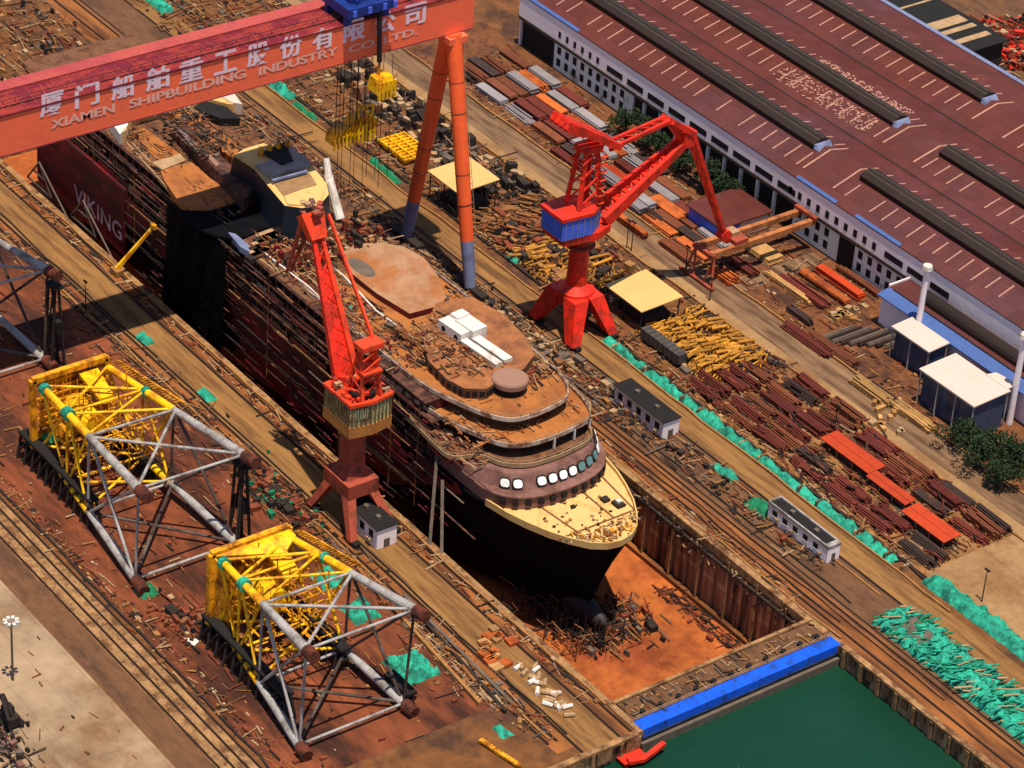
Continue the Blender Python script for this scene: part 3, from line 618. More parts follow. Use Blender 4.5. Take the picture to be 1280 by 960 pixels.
    h2 = empty('lifting_beam', (-57, -7, 38), 'larger orange yellow lifting frame with a comb of teeth over the right quay', 'lifting beam')
    A = [(-57, -13.4, 37.9), (-57, -12.8, 40.6), (-57, -8.4, 41.6), (-57, -6.8, 43.4), (-57, -2.6, 43.2), (-57, -1.6, 41.4), (-57, -1.6, 38.4)]
    b = MB(); n = len(A)
    vs = [(p[0]+1.6, p[1], p[2]) for p in A]+[(p[0]-1.6, p[1], p[2]) for p in A]
    b.add([Vector(v) for v in vs], [tuple(range(n)), tuple(range(2*n-1, n-1, -1))]+[(i, n+i, n+(i+1) % n, (i+1) % n) for i in range(n)])
    b.build('frame', m_yelplate, h2)
    b = MB()
    for i in range(11): b.span(-55.3, -54.9, -13.2+i*1.08, -12.7+i*1.08, 36.8, 39.4+i*.25)
    for i in range(9): b.bar((-55.2, -12+i*1.2, 39), (-55.2, -10.6+i*1.2, 42+U(-1, .5)), .35, .35)
    b.bar((-55.2, -7, 46.4), (-55.2, -2.4, 45.8), .5, .5); b.bar((-55.2, -7, 46.4), (-55.2, -6.4, 43), .4, .4); b.bar((-55.2, -2.4, 45.8), (-55.2, -3, 43), .4, .4); b.bar((-55.2, -6, 46.2), (-55.2, -3, 43), .35, .35); b.build('teeth', m_yellow, h2)
    b = MB()
    for i in range(6): b.tube((-55.5, -12.6+i*1.9, 40), (-55.5, -12.6+i*1.9, 61.4), .09, n=4)
    b.build('hoist_ropes', m_dark, h2)
    b = MB()
    for i in range(9): b.tube((-50-(i % 2), -15.5+i*1.75, 61.2), (-50-(i % 2), -15.5+i*1.75, 26+U(-6, 6)), .07, n=4)
    tag(b.build('wire_rope', m_dark, loc=(-50, -14, 61)), 'curtain of thin dark hoist ropes hanging below the trolley', 'ropes')
    # lettering
    def letters(txt, y0, y1, z0, z1, x, m, name, bold=.07):
        cu = bpy.data.curves.new(name, 'FONT'); cu.body = txt; cu.extrude = .0; cu.size = 5; cu.offset = bold
        o = bpy.data.objects.new('tmp', cu); COL.objects.link(o); dg = bpy.context.evaluated_depsgraph_get(); dg.update()
        me = bpy.data.meshes.new_from_object(o.evaluated_get(dg)); bpy.data.objects.remove(o); bpy.data.curves.remove(cu)
        co = np.empty(len(me.vertices)*3); me.vertices.foreach_get('co', co); co = co.reshape(-1, 3)
        if len(co) == 0: return None
        lo, hi = co.min(0), co.max(0); w = np.empty_like(co)
        w[:, 0] = x; w[:, 1] = y0+(co[:, 0]-lo[0])/(hi[0]-lo[0])*(y1-y0); w[:, 2] = z0+(co[:, 1]-lo[1])/(hi[1]-lo[1])*(z1-z0)
        return me, w
    def put(txt, y0, y1, z0, z1, x, m, name, parent, bold=.05, fat=0):
        r = letters(txt, y0, y1, z0, z1, x, m, name, bold)
        if r is None: return
        me, w = r; w = w-np.array(ORG[parent.name])
        if fat:     # heavier strokes: three overlapping outlines a centimetre apart
            fs = [tuple(p.vertices) for p in me.polygons]; n = len(w); vs = []; ff = []
            for k, (dy, dz) in enumerate(((-fat, 0), (fat, 0), (0, fat*.6))): vs += [tuple(q) for q in (w+np.array([.012*k, dy, dz]))]; ff += [tuple(i+n*k for i in f) for f in fs]
            me = bpy.data.meshes.new(name); me.from_pydata(vs, [], ff)
        else: me.vertices.foreach_set('co', w.ravel())
        me.update(); me.materials.clear(); me.materials.append(m); me.update()
        o = bpy.data.objects.new(name, me); COL.objects.link(o); o.parent = parent; ORG[o.name] = ORG[parent.name]; return o
    global PUT; PUT = put
    def yz(px, py):
        # point of the girder's front plane seen at px,py
        a = at(px, py, 0); c = at(px, py, 1); z = (XF+.1-a[0])/(c[0]-a[0]); return at(px, py, z)
    m_let = mat('sign_white', ph(236, 210, 226, .95), .5, var=.04)
    m_let2 = mat('sign_pale_pink', ph(238, 178, 164, .95), .5, var=.04)
    for ch, px, py in zip('厦门船舶重工股份有限公司', (65, 109, 154, 197, 239, 282, 323, 364, 404, 443, 481, 519), (131, 120, 110, 99, 89, 79, 69, 59, 49, 39, 29, 19)):
        p = yz(px, py); put(ch, p[1]-2.8, p[1]+2.8, p[2]-2.4, p[2]+2.9, XF+.10, m_let, 'letter', gd, .05, .17)
    for wd, pa, pb in (('XIAMEN', (64, 155), (143, 136)), ('SHIPBUILDING', (162, 129), (307, 93)), ('INDUSTRY', (324, 88), (422, 65)), ('CO.,LTD.', (436, 61), (522, 41))):
        p = yz(*pa); r = yz(*pb); put(wd, p[1], r[1], (p[2]+r[2])/2-1.0, (p[2]+r[2])/2+1.05, XF+.10, m_let2, 'lettering', gd, .05, .12)
gantry()

# ------------------------------------------------------------------ level luffing crane, right
def red_crane():
    cx, cy = -12.2, 26.4
    t = empty('portal_crane', (cx, cy, 0), 'bright red portal crane with blue cab and drooping jib on the right quay', 'crane')
    for sx in (-1, 1):
        for sy in (-1, 1):
            fx, fy = cx+sx*7.1, cy+sy*5.4
            b = MB(); b.hullbox([(fx-1.5, fy-1.2, .9), (fx+1.5, fy-1.2, .9), (fx+1.5, fy+1.2, .9), (fx-1.5, fy+1.2, .9)],
                      [(cx+sx*2.9-2.3, cy+sy*2.2-2.0, 10.2), (cx+sx*2.9+2.3, cy+sy*2.2-2.0, 10.2), (cx+sx*2.9+2.3, cy+sy*2.2+2.0, 10.2), (cx+sx*2.9-2.3, cy+sy*2.2+2.0, 10.2)])
            lg = b.build('leg', m_red, t)
            b = MB(); b.span(fx-2.4, fx+2.4, fy-.8, fy+.8, .15, 1.0); b.build('bogie', m_dark, lg)
    b = MB(); b.tube((cx, cy, 7.6), (cx, cy, 10.8), 4.3, 4.3, n=20); b.tube((cx, cy, 10.8), (cx, cy, 12.4), 4.3, 2.7, n=20); b.build('portal_ring', m_red, t)
    MB().tube((cx, cy, 12.3), (cx, cy, 24.0), 2.5, 2.2, n=20).build('column', m_red, t)
    b = MB(); b.tube((cx, cy, 23.9), (cx, cy, 25.6), 3.4, 3.8, n=18); b.tube((cx, cy, 22.4), (cx, cy, 22.8), 3.6, 3.6, n=18); b.build('slewing_ring', m_brick, t)
    b = MB(); P = [(cx-4.6, cy-7.6), (cx+3.6, cy-7.6), (cx+4.8, cy+1.2), (cx+3.2, cy+6), (cx-3.2, cy+6), (cx-5, cy-1)]
    b.prism(P, 25.7, 27.6); b.build('slewing_platform', m_red, t)
    P2 = [(cx-4.2, cy-8.6), (cx+3.8, cy-8.6), (cx+4.6, cy-.6), (cx+2.4, cy+3.2), (cx-2.6, cy+3.2), (cx-4.6, cy-2)]
    b = MB(); b.prism(P2, 27.6, 32.6); hs = b.build('machine_house', m_bluec, t)
    b = MB()
    for i in range(6):
        a = P2[i]; c = P2[(i+1) % 6]; n = 5
        for j in range(n):
            f = (j+.5)/n; x = a[0]+(c[0]-a[0])*f; y = a[1]+(c[1]-a[1])*f; an = math.atan2(c[1]-a[1], c[0]-a[0]); b.box((x, y, 30.1), (.25, .3, 5), an)
    b.build('pillar_strips', m_bluel, hs)
    b = MB(); b.prism([(p[0]*1.0+(p[0]-cx)*.06, p[1]+(p[1]-cy)*.05) for p in P2], 32.6, 33.4); b.build('house_roof', m_red, hs)
    # tower (A frame)
    b = MB(); top = 48
    for sx in (-1, 1):
        b.bar((cx+sx*2.4, cy-3.2, 33.2), (cx+sx*1.3, cy-1.6, top), 1.0, 1.0); b.bar((cx+sx*2.4, cy+2.6, 33.2), (cx+sx*1.3, cy+1.4, top), 1.2, 1.2)
        for k in range(4): z = 34+k*3.6; b.bar((cx+sx*2.2, cy-3, z), (cx+sx*2, cy+2.2, z+3.2), .35, .35)
    for k in range(6): z = 34+k*2.6; b.bar((cx-2.2, cy-2.8, z), (cx+2.2, cy-2.8, z+2), .3, .3); b.bar((cx-2.2, cy+2.3, z+2), (cx+2.2, cy+2.3, z), .3, .3)
    b.span(cx-2.3, cx+2.3, cy-2.4, cy+2.4, top-.8, top+.5); b.build('tower', m_red, t)
    b = MB()
    for k in range(7): z = 34+k*2; b.span(cx+2.5, cx+3.4, cy+1.5, cy+3.2, z, z+.15); b.bar((cx+3, cy+3.4, z), (cx+3, cy+1.6, z+2), .12, .25)
    b.build('stairway', m_orcrane, t)
    # counterweight lever arms going back up
    for k, x in enumerate((-2.6, -.9, .9, 2.6)):
        b = MB(); b.bar((cx+x, cy+7.0, 47.0), (cx+x, cy-8.8, 57), 1.1, 1.5, w1=1.3, h1=2.0); b.build('lever_arm', m_red, t)
    b = MB(); b.hullbox([(cx-3.4, cy-9.2, 55.4), (cx+3.4, cy-9.2, 55.4), (cx+3.4, cy-4.6, 52.9), (cx-3.4, cy-4.6, 52.9)], [(cx-3.4, cy-8.6, 57.6), (cx+3.4, cy-8.6, 57.6), (cx+3.4, cy-4.0, 55), (cx-3.4, cy-4.0, 55)]); b.build('counterweight', m_red, t)
    # boom, tie and jib in the plane x = cx
    bt = (cx, cy+28, 41.6)
    for sx in (-1, 1):
        b = MB(); b.bar((cx+sx*2.6, cy+4.6, 28.4), (cx+sx*1.1, bt[1], bt[2]), 1.4, 3.0, w1=.9, h1=1.9); b.build('boom', m_red, t)
    b = MB()
    for k in range(9):
        f0 = k/9; f1 = (k+1)/9; P = lambda f, s: (cx+s*(2.6-1.5*f), cy+4.6+(bt[1]-cy-4.6)*f, 28.4+(bt[2]-28.4)*f)
        b.bar(P(f0, -1), P(f1, 1), .4, .4); b.bar(P(f0, 1), P(f1, -1), .4, .4); b.bar(P(f1, -1), P(f1, 1), 1.6, .5)
    b.build('boom_lattice', m_red, t)
    jh = (cx, cy+22.5, 48.8)
    b = MB()
    for sx in (-1, 1): b.bar((cx+sx*1.4, cy+5, 46.4), (cx+sx*1.0, jh[1], jh[2]), .7, .9)
    for k in range(7): y = cy+6+k*2.4; z = 46.5+k*.35; b.bar((cx-1.2, y, z), (cx+1.2, y+2, z+.3), .3, .3)
    b.build('tie_bar', m_red, t)
    tip = (cx, cy+44, 12.0)
    for sx in (-1, 0, 1):
        b = MB(); b.bar((cx+sx*1.6, jh[1]+sx*.3, jh[2]), (cx+sx*1.5, cy+29.5, 43.8), 1.0, 1.3); b.bar((cx+sx*1.5, cy+29.5, 43.8), (cx+sx*.8, tip[1], tip[2]), .9, 1.0, w1=.6, h1=.7); b.build('jib_arm', m_red, t)
    b = MB()
    for k in range(8):
        f = k/8; P = lambda f, s: (cx+s*(1.5-.7*f), cy+29.5+(tip[1]-cy-29.5)*f, 43.8+(tip[2]-43.8)*f); b.bar(P(f, -1), P(f+.11, 1), .3, .3)
    b.span(cx-1.8, cx+1.8, bt[1]-1.2, bt[1]+2.4, 40.6, 44.4); b.bar((cx, jh[1], jh[2]), bt, 1.6, 1.6); b.build('jib_lattice', m_red, t)
    b = MB(); b.tube((cx-1.3, tip[1], tip[2]), (cx+1.3, tip[1], tip[2]), 1.5, n=12); b.tube((cx-.8, tip[1]+.9, tip[2]-1.6), (cx+.8, tip[1]+.9, tip[2]-1.6), .9, n=10); b.build('sheave_head', m_red, t)
    b = MB(); b.tube((cx, tip[1]+.4, tip[2]-1), (cx, tip[1]+.4, 3.2), .08, n=4); b.box((cx, tip[1]+.4, 3), (.8, .8, 1.2)); b.build('hook', m_dark, t)
red_crane()

# ------------------------------------------------------------------ portal crane, left quay
def left_crane():
    cx, cy = 23.0, -59.4
    t = empty('portal_crane', (cx, cy, 0), 'faded orange portal crane with striped cab and raised boom beside the black hull', 'crane')
    for sx in (-1, 1):
        for sy in (-1, 1):
            fx, fy = cx+sx*7.5+1, cy+sy*5.1
            b = MB(); b.hullbox([(fx-.8, fy-.8, .9), (fx+.8, fy-.8, .9), (fx+.8, fy+.8, .9), (fx-.8, fy+.8, .9)],
                      [(cx+sx*2.6-1.2, cy+sy*2.4-1.1, 9.2), (cx+sx*2.6+1.2, cy+sy*2.4-1.1, 9.2), (cx+sx*2.6+1.2, cy+sy*2.4+1.1, 9.2), (cx+sx*2.6-1.2, cy+sy*2.4+1.1, 9.2)])
            lg = b.build('leg', m_brick, t)
            b = MB(); b.span(fx-2.2, fx+2.2, fy-.7, fy+.7, .15, 1.0); b.build('bogie', m_dark, lg)
    b = MB(); b.box((cx, cy, 9.6), (9.4, 7.6, 3.4)); b.build('portal_box', m_brick, t)
    b = MB(); b.hullbox([(cx-3, cy-3, 11.3), (cx+3, cy-3, 11.3), (cx+3, cy+3, 11.3), (cx-3, cy+3, 11.3)], [(cx-2, cy-2, 14), (cx+2, cy-2, 14), (cx+2, cy+2, 14), (cx-2, cy+2, 14)]); b.span(cx-2, cx+2, cy-2, cy+2, 14, 23.6); b.build('column', m_brick, t)
    P = [(cx-5.2, cy-4.2), (cx+4.6, cy-4.2), (cx+5.6, cy+1), (cx+4.8, cy+6.2), (cx-4.4, cy+6.2), (cx-5.6, cy+1)]
    b = MB(); b.prism(P, 23.6, 26.2); b.build('slewing_platform', mat('crane_tan', ph(196, 128, 66), .6, var=.15), t)
    m_str = mat('cab_sage', ph(186, 172, 124, 1.0), .6, var=.15, dirt=ph(98, 74, 52), damt=.3)
    b = MB(); b.prism([(cx+(p[0]-cx)*.97, cy+(p[1]-cy)*.97) for p in P], 26.2, 31.2); hs = b.build('machine_house', m_str, t)
    b = MB(); w = MB()
    for i in range(6):
        a = P[i]; c = P[(i+1) % 6]; L = math.dist(a, c); n = max(3, int(L/.95)); an = math.atan2(c[1]-a[1], c[0]-a[0])
        for j in range(n):
            f = (j+.5)/n; x = a[0]+(c[0]-a[0])*f; y = a[1]+(c[1]-a[1])*f
            b.box((cx+(x-cx)*.98, cy+(y-cy)*.98, 28.7), (.34, .3, 4.9), an)
            if i in (1, 2) and 1 <= j < n-1: w.box((cx+(x-cx)*.975+.0, cy+(y-cy)*.975, 29.2), (.7, .22, 2.4), an)
    b.build('rib', mat('cab_rib', ph(120, 98, 66), .7), hs); w.build('window', mat('pale_green_glass', ph(176, 196, 160), .3, var=.3), hs)
    b = MB(); b.prism([(cx+(p[0]-cx)*1.03, cy+(p[1]-cy)*1.03) for p in P], 31.2, 31.9); b.build('house_roof', m_orcrane, hs)
    rr = random.Random(5); b = MB()
    for i in range(70): b.box((cx+rr.uniform(-3.5, 4.2), cy+rr.uniform(-3.4, 5), 32+rr.uniform(0, 1.6)), (rr.uniform(.4, 1.8), rr.uniform(.4, 1.6), rr.uniform(.4, 1.6)), rr.uniform(0, 3), rr.choice([m_orcrane, m_brick, m_dark, m_red, m_c[2]]))
    b.build('winch_gear', None, t)['kind'] = 'stuff'
    # tower frame behind the boom
    b = MB()
    for sy in (-2.2, 2.2):
        b.bar((cx+4.5, cy+sy+1, 31.8), (cx+2.4, cy+sy*.7+1, 44), .7, .8); b.bar((cx-1, cy+sy+1, 31.8), (cx+2.2, cy+sy*.7+1, 44), .6, .7)
        for k in range(3): b.bar((cx+4.3-k*.5, cy+sy+1, 34+k*3), (cx+.2+k*.6, cy+sy+1, 36+k*3), .35, .35)
    b.span(cx+1, cx+4.4, cy-1.6, cy+3.6, 43.4, 44.6); b.span(cx+.6, cx+5, cy-1.4, cy+3.2, 38, 38.5)
    for k in range(4): b.bar((cx+4.2, cy-1.2, 33+k*2.8), (cx+4, cy+3.2, 35.2+k*2.8), .3, .3)
    b.build('tower', m_orcrane, t)
    tip = (4.6, cy+.3, 64.2)
    for sy in (-1, 1):
        b = MB(); b.bar((cx-3.4, cy+sy*2.3+.3, 32.4), (tip[0]+2, tip[1]+sy*.9, tip[2]-4), 1.5, 1.7, w1=.8, h1=1.0); b.build('boom', m_red if sy < 0 else m_orcrane, t)
    b = MB(); A = Vector((cx-3.4, cy+.3, 32.4)); B = Vector((tip[0]+2, tip[1], tip[2]-4))
    for k in range(10):
        P = lambda f, s: tuple(A+(B-A)*f+Vector((0, s*(2.1-1.3*f), 0))); b.bar(P(k/10, -1), P((k+1)/10, 1), .35, .35); b.bar(P(k/10, 1), P((k+1)/10, -1), .35, .35)
    b.hullbox([tuple(A+Vector((-.3, -1.8, .4))), tuple(A+Vector((.3, -1.8, -.4))), tuple(A+Vector((.3, 1.8, -.4))), tuple(A+Vector((-.3, 1.8, .4)))],
              [tuple(A+(B-A)*.75+Vector((-.15, -.8, .2))), tuple(A+(B-A)*.75+Vector((.15, -.8, -.2))), tuple(A+(B-A)*.75+Vector((.15, .8, -.2))), tuple(A+(B-A)*.75+Vector((-.15, .8, .2)))])
    b.build('boom_lattice', m_red, t)
    b = MB(); b.hullbox([(tip[0]+2, cy-1.8, 59.4), (tip[0]+3.4, cy-1.6, 60), (tip[0]+3.4, cy+2, 60), (tip[0]+2, cy+2.2, 59.4)], [(tip[0]-1, cy-2.8, 63.8), (tip[0]+.6, cy-2.6, 65), (tip[0]+.6, cy+2.8, 65), (tip[0]-1, cy+3, 63.8)])
    b.build('boom_head', m_orcrane, t)
    b = MB()
    for sy in (-1.6, 1.6): b.bar((tip[0]+.2, cy+sy, 64.8), (tip[0]-7.4, cy+sy*.3, 46.4), .7, 1.3, w1=.4, h1=.5)
    for k in range(5): b.bar((tip[0]-k*1.3, cy-1.5+k*.2, 64-k*3), (tip[0]-1-k*1.3, cy+1.5-k*.2, 62-k*3), .3, .3)
    b.build('jib', m_brick, t)
    b = MB(); b.bar((tip[0]+2.6, cy+2.6, 64.6), (cx+2.2, cy+2.6, 44), .55, .75); b.build('tie_bar', m_orcrane, t)
    b = MB()
    for k in range(12): b.box((tip[0]+U(-2, 2), cy+U(-3, 3), 64.6+U(-.5, 2)), (U(.4, 1.6), U(.4, 1.4), U(.3, 1.2)), U(0, 3), random.choice([m_brick, m_brwall, m_c[2]]))
    b.build('sheave_head', None, t)
    b = MB(); b.tube((cx-5.5, cy+1.6, 21.4), (cx-5.5, cy+1.6, 23.8), .5, n=8); b.bar((cx-6.2, cy+.5, 22), (cx-5.6, cy+3.6, 22), 1.2, 1.6); b.build('driver_cab', m_c[2], t)
left_crane()

# ------------------------------------------------------------------ the ship
YC = -26.0
def ship():
    t = empty('cruise_ship', (0, YC, -15.5), 'unfinished cruise ship with black hull and orange brown decks standing in the dry dock', 'ship')
    # hull loft: stations (x, half breadth at deck, at waterline, at keel)
    ST = [(-152, 14.5, 9, 1), (-148, 15.5, 13, 2.5), (-138, 16.5, 15.5, 6), (-118, 16.8, 16.8, 13), (-60, 16.8, 16.8, 15.6), (-10, 16.8, 16.8, 15.8), (15, 16.8, 16.4, 14.5), (28, 16.8, 15.2, 11.5), (38, 16.6, 13.3, 8.2), (46, 15.5, 10.5, 5.4), (52, 14.5, 8.2, 3.4), (57, 13.0, 6, 2.1), (62, 11.0, 4.0, 1.3), (66, 8.7, 2.4, .8), (69.5, 6.0, 1.2, .5), (71.4, 3.2, .5, .3), (72, .4, .2, .2)]
    ZL = [-15.5, -14.3, -10, -5, 0, 4, 8, 11]
    def hb(s, z):
        x, a, w, k = s
        if z >= 0: f = z/11; return w+(a-w)*f**1.2
        f = (z+15.5)/15.5; return (k+(w-k)*min(1, f*1.25)**.5)*(0.86+.14*min(1, f*8))
    def rake(x, z): return -max(0, (x-40)/34)**1.6*(11-z)/26.5*11.5
    rows = []
    for s in ST:
        L = [(s[0]+rake(s[0], z), YC-hb(s, z), z) for z in ZL]; R = [(s[0]+rake(s[0], z), YC+hb(s, z), z) for z in reversed(ZL)]
        rows.append(L+R)
    b = MB(); n = len(rows[0]); vs = [p for r in rows for p in r]; fs = []
    for i in range(len(rows)-1):
        for j in range(n-1): a = i*n+j; fs.append((a, a+1, a+n+1, a+n))
        fs.append((i*n, i*n+n, i*n+n+n-1, i*n+n-1))
    fs.append(tuple(range(n))); fs.append(tuple((len(rows)-1)*n+j for j in range(n-1, -1, -1)))
    b.add(vs, fs); h = b.build('hull', m_hull, t, smooth=True)
    # maroon band of the upper hull, following the same lines
    for sg in (-1, 1):
        b = MB()
        for i in range(len(ST)-1):
            a, c = ST[i], ST[i+1]
            if c[0] > 40: break
            zf = lambda x: -9 if x < -11 else (-3 if x < 16 else (4.5 if x < 30 else 8)); z0 = zf(c[0]); z00 = zf(a[0])
            P = [(a[0], YC+sg*(hb(a, z00)+.12), z00), (c[0], YC+sg*(hb(c, z0)+.12), z0), (c[0], YC+sg*(hb(c, 11)+.12), 11), (a[0], YC+sg*(hb(a, 11)+.12), 11)]
            Q = [(p[0], p[1]-sg*.35, p[2]) for p in P]; b.hullbox(P, Q)
        b.build('maroon_band', m_maroon, h)
    b = MB(); b.span(-140, -97.4, YC-17.3, YC-16.4, -4.5, 13.8); b.build('lettered_panel', m_maroon, h)
    b = MB(); b.span(-95, 20, YC-17.25, YC-16.6, 10.6, 10.95); b.span(-140, 20, YC-17.15, YC-16.7, 1.0, 1.25); b.build('rubbing_strake', m_c[4], h)
    PUTt = PUT('VIKING', -121.5, -98.6, -1.0, 3.6, 0, mat('faded_hull_letter', ph(212, 168, 168), .7, var=.3), 'lettering', t)
    if PUTt:   # turn the letters from the y-z plane onto the ship's side
        me = PUTt.data; o0 = ORG[t.name]; cz = np.empty(len(me.vertices)*3); me.vertices.foreach_get('co', cz); cz = cz.reshape(-1, 3); w = cz+np.array(o0)
        w2 = np.stack([w[:, 1]-0, np.full(len(w), YC-17.42), w[:, 2]], 1); me.vertices.foreach_set('co', (w2-np.array(o0)).ravel()); me.update()
    # bulb
    b = MB(); seg = 16; ring = 10; vs = []; fs = []
    for i in range(ring+1):
        f = i/ring; x = 50+f*20.5; r = 3.0*math.sqrt(max(0.0004, 1-(max(0, f-.35)/.65)**2))
        for j in range(seg): a = 2*math.pi*j/seg; vs.append((x, YC+r*.85*math.cos(a), -11.6+r*1.05*math.sin(a)))
    for i in range(ring):
        for j in range(seg): fs.append((i*seg+j, i*seg+(j+1) % seg, (i+1)*seg+(j+1) % seg, (i+1)*seg+j))
    fs.append(tuple(ring*seg+j for j in range(seg))); b.add(vs, fs); b.build('bulbous_bow', mat('bulb_dark', ph(54, 46, 48), .6), t, smooth=True)
    # foredeck
    def outline(z, x_from, grow=0):
        P = []
        for s in ST:
            if s[0] >= x_from: P.append((s[0]+rake(s[0], z)+(grow*.9 if s[0] > 70 else 0), hb(s, z)+grow))
        return [(x, YC-y) for x, y in P]+[(x, YC+y) for x, y in reversed(P)]
    b = MB(); b.prism(outline(11, 44, -.25), 10.6, 11.05); b.build('foredeck', m_cream, t)
    # bulwark
    O = outline(11, 44); b = MB()
    for i in range(len(O)-1):
        a, c = O[i], O[i+1]; b.hullbox([(a[0], a[1], 10.2), (c[0], c[1], 10.2), (c[0]*.996+.2, YC+(c[1]-YC)*.975, 10.2), (a[0]*.996+.2, YC+(a[1]-YC)*.975, 10.2)], [(a[0]+.1, YC+(a[1]-YC)*1.003, 11.9), (c[0]+.1, YC+(c[1]-YC)*1.003, 11.9), (c[0]*.996+.2, YC+(c[1]-YC)*.98, 11.9), (a[0]*.996+.2, YC+(a[1]-YC)*.98, 11.9)])
    b.build('bulwark', m_cream, t)
    b = MB(); b.bar((64.4, YC-11, 11.12), (64.4, YC+11, 11.12), .35, .3); b.bar((51, YC-7, 11.12), (64.4, YC-5.5, 11.12), .3, .3); b.bar((52, YC+4, 11.12), (64.4, YC+4, 11.12), .3, .3); b.bar((50.5, YC+11, 11.12), (64, YC+9.5, 11.12), .3, .3)
    b.build('breakwater', m_c[0], t)
    for c_, d_ in (((58.5, YC+6.2, 11.4), (1.6, 1.6, .6)), ((61.2, YC+7.6, 11.4), (2.4, 2, .7)), ((57, YC-1, 11.3), (.9, .9, .4))): MB().box(c_, d_).build('deck_hatch', m_c[3], t)
    MB().box((61.0, YC+7.8, 11.95), (1, 1, .4)).build('hatch_cover', m_white, t)
    rr = random.Random(11); b = MB()
    for i in range(90):
        x = rr.uniform(65.2, 71); y = YC+rr.uniform(-1, 1)*max(.5, (73.5-x)*1.3); b.tube((x, y, 11.2+rr.uniform(0, .7)), (x+rr.uniform(-1.2, 1.2), y+rr.uniform(-1.2, 1.2), 11.2+rr.uniform(0, .9)), rr.uniform(.08, .28), n=5, m=rr.choice([m_yelplate, m_c[4], m_c[0], m_c[2]]))
    for i in range(60): b.box((rr.uniform(48, 70), YC+rr.uniform(-9, 9), 11.2), (rr.uniform(.2, .8), rr.uniform(.2, .7), .3), rr.uniform(0, 3), rr.choice([m_c[0], m_c[4], m_c[2], m_c[3]]))
    b.build('windlass_gear', None, t)['kind'] = 'stuff'
    # superstructure decks along the sides
    LV = [11.0, 14.0, 17.0, 20.0]
    for k, z in enumerate(LV):
        hw = 16.8 - .25*k; xe = (30, 29, 27, 24)[k]; xa = -97 if k == 0 else -146+4*k
        b = MB(); b.span(xa, xe, YC-hw+1.5, YC+hw-1.5, z+.02, z+2.75); b.build('deck_house', m_sidein, t)
        b = MB(); b.span(xa, xe, YC-hw, YC+hw, z+2.6, z+3.02)
        b.build('deck_slab', m_side, t)
        b = MB(); x = xa+1
        while x < xe:
            for sg in (-1, 1): b.box((x, YC+sg*(hw-.75), z+1.35), (.22, 1.5, 2.5))
            x += 3.1
        b.build('balcony_dividers', m_side, t)['kind'] = 'stuff'
        b = MB(); x = xa
        while x < xe-4:
            w = U(3, 9)
            if random.random() < .75:
                b.span(x, x+w, YC-hw-.06, YC-hw+.02, z+.2, z+1.1, random.choice([m_side, m_maroon, m_sidein, m_c[5], m_side]))
            x += w+U(.2, 2)
        b.build('balcony_rail', None, t)['kind'] = 'stuff'
    # staging poles on the left side
    b = MB()
    for x in np.arange(-140, 34, 9.7):
        b.tube((x, YC-18.1, U(-6, 2) if x > -96 else 14), (x+U(-.2, .2), YC-18.1, 22+U(-.6, 1.6)), .09, n=4, m=random.choice([m_c[0], m_c[4], m_c[3]]))
    for z in (3.2, 6, 9, 12, 14.8, 17.6, 20.4, 22.9):
        x = -140 if z > 14 else -96
        while x < 30:
            L = U(6, 26); b.bar((x, YC-18.1, z+U(-.2, .2)), (x+L, YC-18.1, z+U(-.3, .3)), U(.1, .45), .12, m=random.choice([m_c[0], m_c[3], m_c[3], m_c[5], m_c[3], m_side, m_side])); x += L+U(0, 5)
    b.build('staging', None, t)['kind'] = 'stuff'
    b = MB(); rr = random.Random(77)
    for i in range(330):
        x = rr.uniform(-95, 30); z = rr.uniform(-9, 22.5); L = rr.uniform(2, 9); yy = YC-17.6-rr.uniform(0, .7)
        b.bar((x, yy, z), (x+L, yy, z+rr.gauss(0, .12)), rr.uniform(.08, .4), rr.uniform(.08, .3), m=rr.choice([m_c[3], m_side, m_sidein, m_maroon, m_sidein, m_side]))
    b.build('side_gear', None, t)['kind'] = 'stuff'
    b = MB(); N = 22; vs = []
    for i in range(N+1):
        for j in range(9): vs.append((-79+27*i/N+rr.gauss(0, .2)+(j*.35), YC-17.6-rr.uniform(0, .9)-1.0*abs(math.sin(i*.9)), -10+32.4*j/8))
    b.add(vs, [(i*9+j, (i+1)*9+j, (i+1)*9+j+1, i*9+j+1) for i in range(N) for j in range(8)]); b.build('side_shadow_sheet', m_hull, t, smooth=True)  # added black sheet standing in for the girder's shadow on the hull side
    b = MB(); b.prism([at(*p, 23.9)[:2] for p in ((222, 262), (262, 264), (300, 252), (330, 243), (372, 262), (392, 268), (330, 285), (296, 300), (262, 292), (236, 280))], 23.2, 23.9); b.build('deck_shadow_slab', m_hull, t)  # added black slab imitating the girder's shadow across the deck
    # forward terraces
    def front(xs, xf, hw, n=22, e=2.4, x0=None, flat=0):
        P = [] if x0 is None else [(x0, YC-hw)]
        for i in range(n+1):
            a = -math.pi/2+math.pi*i/n; P.append((xs+(xf-xs)*abs(math.cos(a))**(2/e), YC+hw*math.copysign(abs(math.sin(a))**(2/e), math.sin(a))))
        if x0 is not None: P.append((x0, YC+hw))
        return P
    def rim(P, z, w, hgt, name, m, parent=t):
        b = MB()
        for a, c in zip(P[:-1], P[1:]): b.bar((a[0], a[1], z), (c[0], c[1], z), w, hgt)
        return b.build(name, m, parent)
